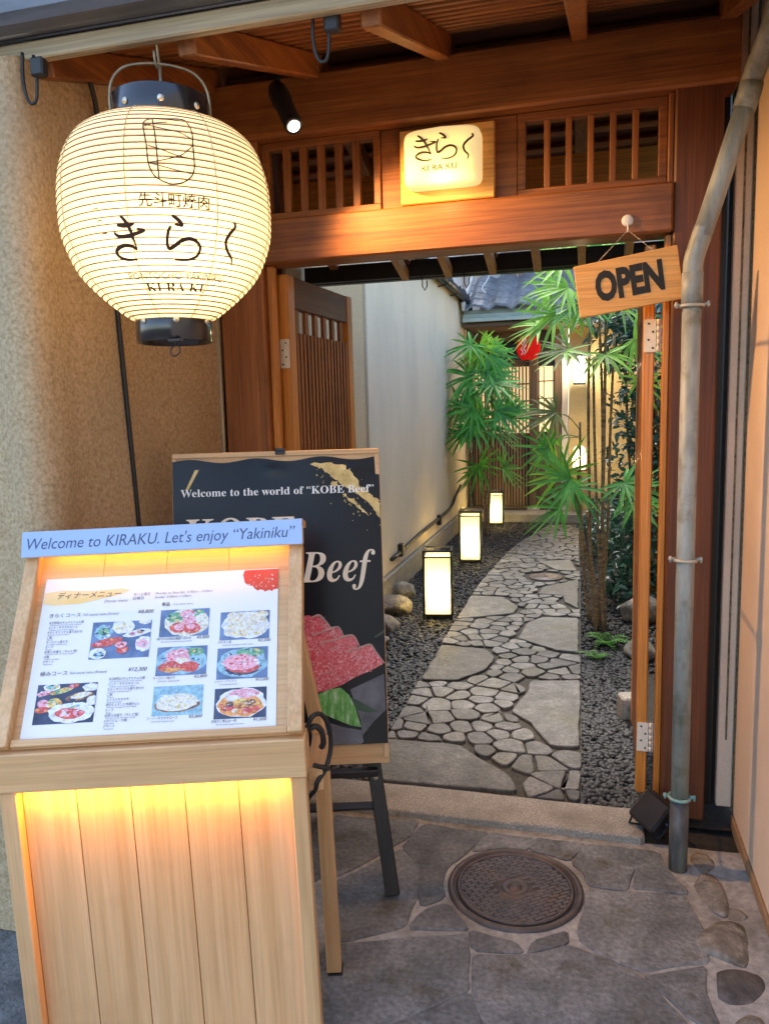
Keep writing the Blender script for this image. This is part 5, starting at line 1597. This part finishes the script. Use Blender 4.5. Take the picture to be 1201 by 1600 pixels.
# right palm: tall canes with bright fans at the edge of the path
base = Vector((.06, 5.15, 0))
cb = [((.04, 5.25), (.02, 5.20, 2.36)), ((.075, 5.10), (.10, 5.05, 2.42)), ((.11, 5.05), (.03, 5.15, 1.75)), ((.02, 5.30), (-.05, 5.35, 1.35)), ((.09, 5.20), (.16, 5.25, 1.90)), ((.05, 5.15), (-.08, 5.05, 1.0)), ((.12, 5.15), (.06, 5.1, 2.1)), ((.06, 5.02), (.0, 4.95, .8))]
canes = []
for (bx, by), top in cb:
    b = Vector((bx, by, 0)); tp = Vector(top)
    canes.append([b, b.lerp(tp, .33) + Vector((rng.uniform(-.025, .025), rng.uniform(-.03, .03), 0)), b.lerp(tp, .66) + Vector((rng.uniform(-.025, .025), 0, 0)), tp])
fr = []
RF = [  # root on a cane -> where the fan opens
 ((.02, 5.2, 2.20), (-.16, 5.0, 2.34)), ((.02, 5.2, 2.2), (-.22, 5.15, 2.22)), ((.02, 5.2, 2.10), (-.12, 4.85, 2.16)), ((.02, 5.2, 2.25), (-.02, 5.0, 2.46)), ((.10, 5.05, 2.3), (.16, 4.95, 2.42)), ((.10, 5.05, 2.2), (.26, 5.0, 2.26)),
 ((.02, 5.2, 2.0), (-.20, 5.0, 2.02)), ((.02, 5.2, 2.05), (-.04, 4.85, 2.04)), ((.10, 5.05, 2.0), (.18, 4.9, 2.04)), ((.02, 5.2, 2.2), (-.10, 5.3, 2.5)), ((.10, 5.05, 2.3), (.05, 4.8, 2.3)), ((.02, 5.2, 1.95), (-.30, 5.2, 1.98)),
 ((.03, 5.15, 1.70), (-.14, 5.0, 1.80)), ((.03, 5.15, 1.68), (.10, 4.92, 1.76)), ((.16, 5.25, 1.80), (.27, 5.1, 1.86)), ((.16, 5.25, 1.7), (.30, 5.1, 1.62)),
 ((-.05, 5.35, 1.30), (-.20, 5.2, 1.42)), ((-.05, 5.35, 1.25), (-.22, 5.3, 1.24)),
 ((-.08, 5.05, .95), (-.16, 4.95, 1.04)), ((-.08, 5.05, .92), (-.10, 4.85, .96)), ((-.08, 5.05, .85), (-.16, 4.95, .82)),
 ((.12, 5.1, .9), (.22, 4.95, .98)), ((.12, 5.1, .85), (.28, 5.0, .84)),]
for a, b in RF + [(a, tuple(q + rng.uniform(-.07, .07) for q in b)) for a, b in RF if b[2] > .85 and rng.random() < .42]:
    fr.append((a, b, PALM_L if (b[2] > 1.5 or b[0] < -.1) and rng.random() < .85 else None))
palm('bamboo_palm', 'tall slender palm with bare brown canes and bright fans right of the path', base, canes, fr, PALM_D, rng, .024, 12, .28, 112, .0105)

def leafcloud(name, label, cat, blobs, m, rng, size, stems=(), base=(0, 0, 0)):
    t = thing(name, label, cat, base)
    lf = Leafy()
    for (c, r, n) in blobs:
        for _ in range(n):
            d = Vector((rng.gauss(0, 1), rng.gauss(0, 1), rng.gauss(0, 1))).normalized() * rng.random() ** .45
            p = Vector(c) + Vector((d.x * r[0], d.y * r[1], d.z * r[2]))
            ax = Vector((rng.gauss(0, 1), rng.gauss(-.3, 1), rng.gauss(-.15, .6))).normalized()
            nn = Vector((rng.gauss(0, .5), rng.gauss(-.3, .5), 1)); nn = (nn - ax * nn.dot(ax)).normalized()
            l = size * rng.uniform(.6, 1.3)
            lf.blade(p, ax, nn, l, l * .42, .25, 3, .2)
    lf.mesh('foliage', m, t)
    for s in stems:
        g = G(); g.tube(catmull([tuple(p) for p in s], 5), .012, 6); g.out('stem', CANE, t)
    return t
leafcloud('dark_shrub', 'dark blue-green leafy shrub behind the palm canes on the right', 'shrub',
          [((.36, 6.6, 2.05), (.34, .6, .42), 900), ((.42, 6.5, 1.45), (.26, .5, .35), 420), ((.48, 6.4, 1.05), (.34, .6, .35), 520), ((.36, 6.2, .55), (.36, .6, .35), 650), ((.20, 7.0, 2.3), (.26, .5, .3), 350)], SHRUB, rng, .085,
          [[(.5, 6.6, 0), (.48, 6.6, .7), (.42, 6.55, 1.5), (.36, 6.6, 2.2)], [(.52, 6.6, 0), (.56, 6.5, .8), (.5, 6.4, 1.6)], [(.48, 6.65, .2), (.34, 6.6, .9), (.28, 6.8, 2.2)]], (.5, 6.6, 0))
leafcloud('low_shrub', 'low dark shrub over the rocks at the right edge of the gravel', 'shrub', [((.34, 5.75, .22), (.26, .4, .22), 420), ((.22, 7.6, .3), (.3, .6, .25), 420)], SHRUB, rng, .075, [[(.34, 5.75, 0), (.33, 5.7, .25)]], (.34, 5.75, 0))
def fern(label, c, n, L, m=FERN):
    t = thing('fern', label, 'fern', c)
    lf = Leafy()
    C = Vector(c)
    for k in range(n):
        a = 2 * math.pi * k / n + rng.uniform(-.3, .3)
        d = Vector((math.cos(a), math.sin(a), rng.uniform(.6, 1.3))).normalized()
        l = L * rng.uniform(.7, 1.1)
        prev = C
        for i in range(1, 10):
            q = C + d * (l * i / 9) - Vector((0, 0, l * .5 * (i / 9) ** 2))
            for s in (-1, 1):
                sd = d.cross(Vector((0, 0, 1))).normalized() * s
                lf.blade(q, (sd + d * .4).normalized(), Vector((0, 0, 1)), l * .30 * (1 - (i / 10) ** 1.5), l * .07, .2, 3, .1)
    lf.mesh('fronds', m, t)
    g = G()
    for k in range(3): g.tube([C, C + Vector((rng.uniform(-.02, .02), rng.uniform(-.02, .02), L * .25))], .003, 5)
    g.out('stem', STEMG, t)
fern('small bright fern between the two nearer path lanterns', (-1.28, 6.65, .01), 11, .28)
fern('small fern growing at the foot of the palm canes', (.12, 4.75, .01), 9, .20)
fern('little fern beside the pale squared block under the palm', (.06, 4.45, .01), 7, .14)

# ------------------------------------------------------------------ house at the end of the path
hs = thing('machiya_house', 'old wooden house with tiled eave and lit lattice front ending the path', 'house', (-.4, 10.3, 0))
def hp(name, m, *boxes, parent=hs):
    g = G()
    for b in boxes: g.box(*b)
    return g.out(name, m, parent)
g = G(); g.box(-1.75, 1.6, 9.86, 11.5, -.02, .10, .012); o = g.out('stone_step', GRANITE); tag(o, kind='structure')
FY = 10.22
hp('wall', PLASTER_Y, (-.24, 1.7, FY + .02, FY + .2, .10, 2.6, .004))
hp('post', OLDW['z'], (-.735, -.625, FY - .06, FY + .05, .16, 2.5, .006))
hp('post', OLDW['z'], (-.42, -.33, FY - .03, FY + .06, .10, 2.5, .006))
hp('post', mat("bleached_post", [(.46, .40, .32), (.58, .51, .42)], stretch=(1, 1, .1), ns=20, rough=.8), (-.325, -.245, FY - .04, FY + .05, .10, 2.5, .006))
hp('post', OLDW['z'], (-1.75, -1.64, FY - .05, FY + .06, .10, 2.5, .006))
hp('lintel', OLDW['x'], (-1.635, -.74, FY - .02, FY + .05, 1.97, 2.06, .004), (-1.635, -.74, FY - .02, FY + .05, 2.30, 2.5, .004))
V, F = blob((-.68, FY - .01, .11), .085, 50, 3, .12, (1, 1, .7)); g = G(); g.add(V, F, True); g.out('post_stone', GRANITE, hs)
up = hp('lattice', SLATW['z'], *[(-1.63 + .0445 * i, -1.63 + .0445 * i + .018, FY, FY + .03, 1.12, 1.965, .002) for i in range(20)])
hp('lattice_bar', OLDW['x'], *[(-1.635, -.74, FY + .031, FY + .045, z, z + .018, .002) for z in (1.30, 1.52, 1.74)])
hp('shoji', SHOJI2, (-1.635, -.74, FY + .07, FY + .08, 1.10, 1.97, 0))
hp('sill', OLDW['x'], (-1.635, -.74, FY - .03, FY + .06, 1.05, 1.115, .004))
hp('lower_slats', SLATW['z'], *[(-1.63 + .0385 * i, -1.63 + .0385 * i + .022, FY - .01, FY + .015, .16, 1.045, .002) for i in range(23)])
hp('lower_board', BLACKW['z'], (-1.635, -.74, FY + .03, FY + .05, .14, 1.05, 0))
hp('bottom_rail', OLDW['x'], (-1.635, -.74, FY - .02, FY + .06, .11, .155, .003))
hp('door', OLDW['z'], (-.62, -.425, FY + .04, FY + .07, .11, 1.10, .003))
hp('shoji', SHOJI, (-.62, -.425, FY + .052, FY + .060, 1.12, 1.97, 0))
hp('lattice_bar', BLACKW['x'], *[(-.622, -.423, FY + .03, FY + .051, z, z + .014, .001) for z in (1.115, 1.33, 1.55, 1.77, 1.965)], *[(x, x + .012, FY + .032, FY + .050, 1.13, 1.964, .001) for x in (-.62, -.557, -.437)])
hp('transom', BLACKW['x'], (-.62, -.335, FY + .03, FY + .07, 1.98, 2.5, .003))
hp('back_wall', BLACKW['x'], (-1.75, -.25, FY + .22, FY + .3, .10, 2.6, 0))
# eave
hp('eave_board', FASCIA['x'] if isinstance(FASCIA, dict) else FASCIA, *[(-1.46, 1.8, 9.36 + .045 * i, 9.40 + .045 * i, 2.475 + .050 * i, 2.52 + .050 * i, .003) for i in range(3)])
g = G(); slope_box(g, -1.455, -1.424, 9.30, 2.60, 10.34, 3.16, .10); g.out('verge_board', NEIGHB, hs)
g = G(); g.box(-1.46, 1.8, 9.44, 10.2, 2.42, 2.47, .004); g.out('soffit', OLDW['x'], hs)
g = G()
nxx = 150
def tile_z(x, k): return .022 * math.sin(2 * math.pi * x / .27) + .010 * math.sin(4 * math.pi * x / .27 + .8)
for k in range(5):
    y0, z0 = 9.30 + .175 * k, 2.640 + .094 * k
    xs = [-1.42 + 3.3 * i / nxx for i in range(nxx + 1)]
    rows = []
    for yy, zz in ((y0, z0 - .016), (y0, z0 + .012), (y0 + .20, z0 + .107)):
        rows.append([(x, yy, zz + tile_z(x, k)) for x in xs])
    V = [p for r in rows for p in r]; n = nxx + 1
    for c in range(14):                                      # one island per tile, so that their tone varies
        i0, i1 = int(c * nxx / 14), int((c + 1) * nxx / 14)
        VV = [rows[r][i] for r in range(3) for i in range(i0, i1 + 1)]; m = i1 - i0 + 1
        g.add(VV, [(r * m + i, r * m + i + 1, (r + 1) * m + i + 1, (r + 1) * m + i) for r in range(2) for i in range(m - 1)], False)
g.out('tiled_roof', TILE, hs)
hp('upper_wall', NEIGHB, (-1.38, 1.7, 10.36, 10.6, 2.62, 5.2, 0))
bl = G()
for i in range(46): bl.tube([(-1.10, 10.32, 3.12 + .022 * i), (1.2, 10.32, 3.12 + .022 * i)], .0095, 5)
for x in (-.9, -.3, .3, .9): bl.box(x, x + .02, 10.305, 10.3095, 3.11, 4.15, 0)
bl.out('bamboo_blind', BLIND, hs)
g = G(); g.tube(catmull([(-1.15, 9.9, 3.6), (-1.18, 9.8, 3.1), (-1.25, 9.6, 2.9), (-1.2, 9.5, 2.82)], 6), .008, 6); g.out('roof_wire', mat("pale_wire", [(.5, .55, .55), (.6, .65, .65)], ns=9), hs)

nb = thing('neighbour_house', 'pale sided neighbouring building beyond the alley wall', 'building', (-2.6, 10.5, 0))
g = G(); g.box(-4.5, -1.46, 11.6, 12.2, 0, 6, 0); g.box(-4.5, -1.80, 7.0, 11.59, 0, 6.0, 0)
for i in range(40): g.box(-4.5, -1.458, 11.585, 11.598, .3 + i * .14, .3 + i * .14 + .13, .004)
g.out('siding', NEIGHB, nb)
g = G(); g.tube([(-1.46, 11.5, 2.4), (-1.30, 11.5, 3.6), (-1.1, 11.5, 5)], .03, 8); g.out('downpipe', NEIGHB, nb)

# red lantern under the eave
t = thing('red_lantern', 'round red paper lantern with a white scribble under the far eave', 'lantern', (-.70, 9.62, 2.02))
g = G(); g.lathe([(.05 + .093 * math.sin(math.pi * (.06 + .88 * i / 24)) ** .8 + (.002 if i % 2 else 0), -.145 + .29 * i / 24) for i in range(25)], (-.70, 9.62, 2.16), 32); g.out('paper_shade', RPAPER, t)
for z in (-.158, .145): g = G(); g.lathe([(.0001, 0), (.055, 0), (.055, .014), (.0001, .014)], (-.70, 9.62, 2.16 + z), 24); g.out('cap', BLACKM, t)
g = G()
rfn = lambda x, z: Vector((-.70 - .05 + x, 9.62 - math.sqrt(max(.0001, .147 ** 2 - (x - .05) ** 2 - .35 * (z - 2.16) ** 2)) - .004, z))
for dx in (-.016, .016): stroke(g, [(dx + .012 * math.sin(k * 1.9), 2.27 - .022 * k) for k in range(10)], .010, rfn, 4, False)
g.out('lettering', WHITET, t)
g = G(); g.tube([(-.70, 9.62, 2.32), (-.70, 9.62, 2.43)], .004, 6); g.out('hanger', BLACKM, t)
lamp('red_lantern_bulb', (-.70, 9.62, 2.16), .3, (1, .4, .25), .03, t)

# lamps by the far door
t = thing('wall_lamp', 'bright white lamp on the bleached post by the far door', 'lamp', (-.10, 10.14, 1.75))
g = G(); g.box(-.165, -.045, 10.06, 10.19, 1.74, 2.06, .006); g.out('glass', emis("white_lamp_glass", (.80, .88, 1.0), 2.2), t)
g = G(); g.box(-.18, -.03, 10.05, 10.2, 2.062, 2.085, .004); g.box(-.18, -.03, 10.05, 10.2, 1.715, 1.738, .004); g.box(-.14, -.07, 10.2, 10.245, 1.85, 1.95, .003); g.out('frame', BLACKM, t)
lamp('wall_lamp_bulb', (-.10, 9.98, 1.92), 5, (1, .76, .42), .05, t)
t = thing('stone_lantern_lamp', 'small white paper lamp low beside the far bleached post', 'lamp', (-.10, 10.0, .10))
g = G(); g.lathe([(.075, 0), (.085, .1), (.085, .2), (.06, .27), (.03, .29)], (-.10, 10.0, .66), 24); g.out('paper_shade', emis("low_lamp_paper", (1, .86, .55), .8), t)
g = G(); g.tube([(-.10, 10.0, .09), (-.10, 10.0, .655)], .03, 10); g.lathe([(.0001, 0), (.10, 0), (.10, .02), (.0001, .02)], (-.10, 10.0, .636), 20); g.out('stand', OLDW['z'], t)
lamp('low_lamp_bulb', (-.10, 9.86, .82), 2.2, (1, .78, .42), .05, t)

print('objects', len(bpy.data.objects))
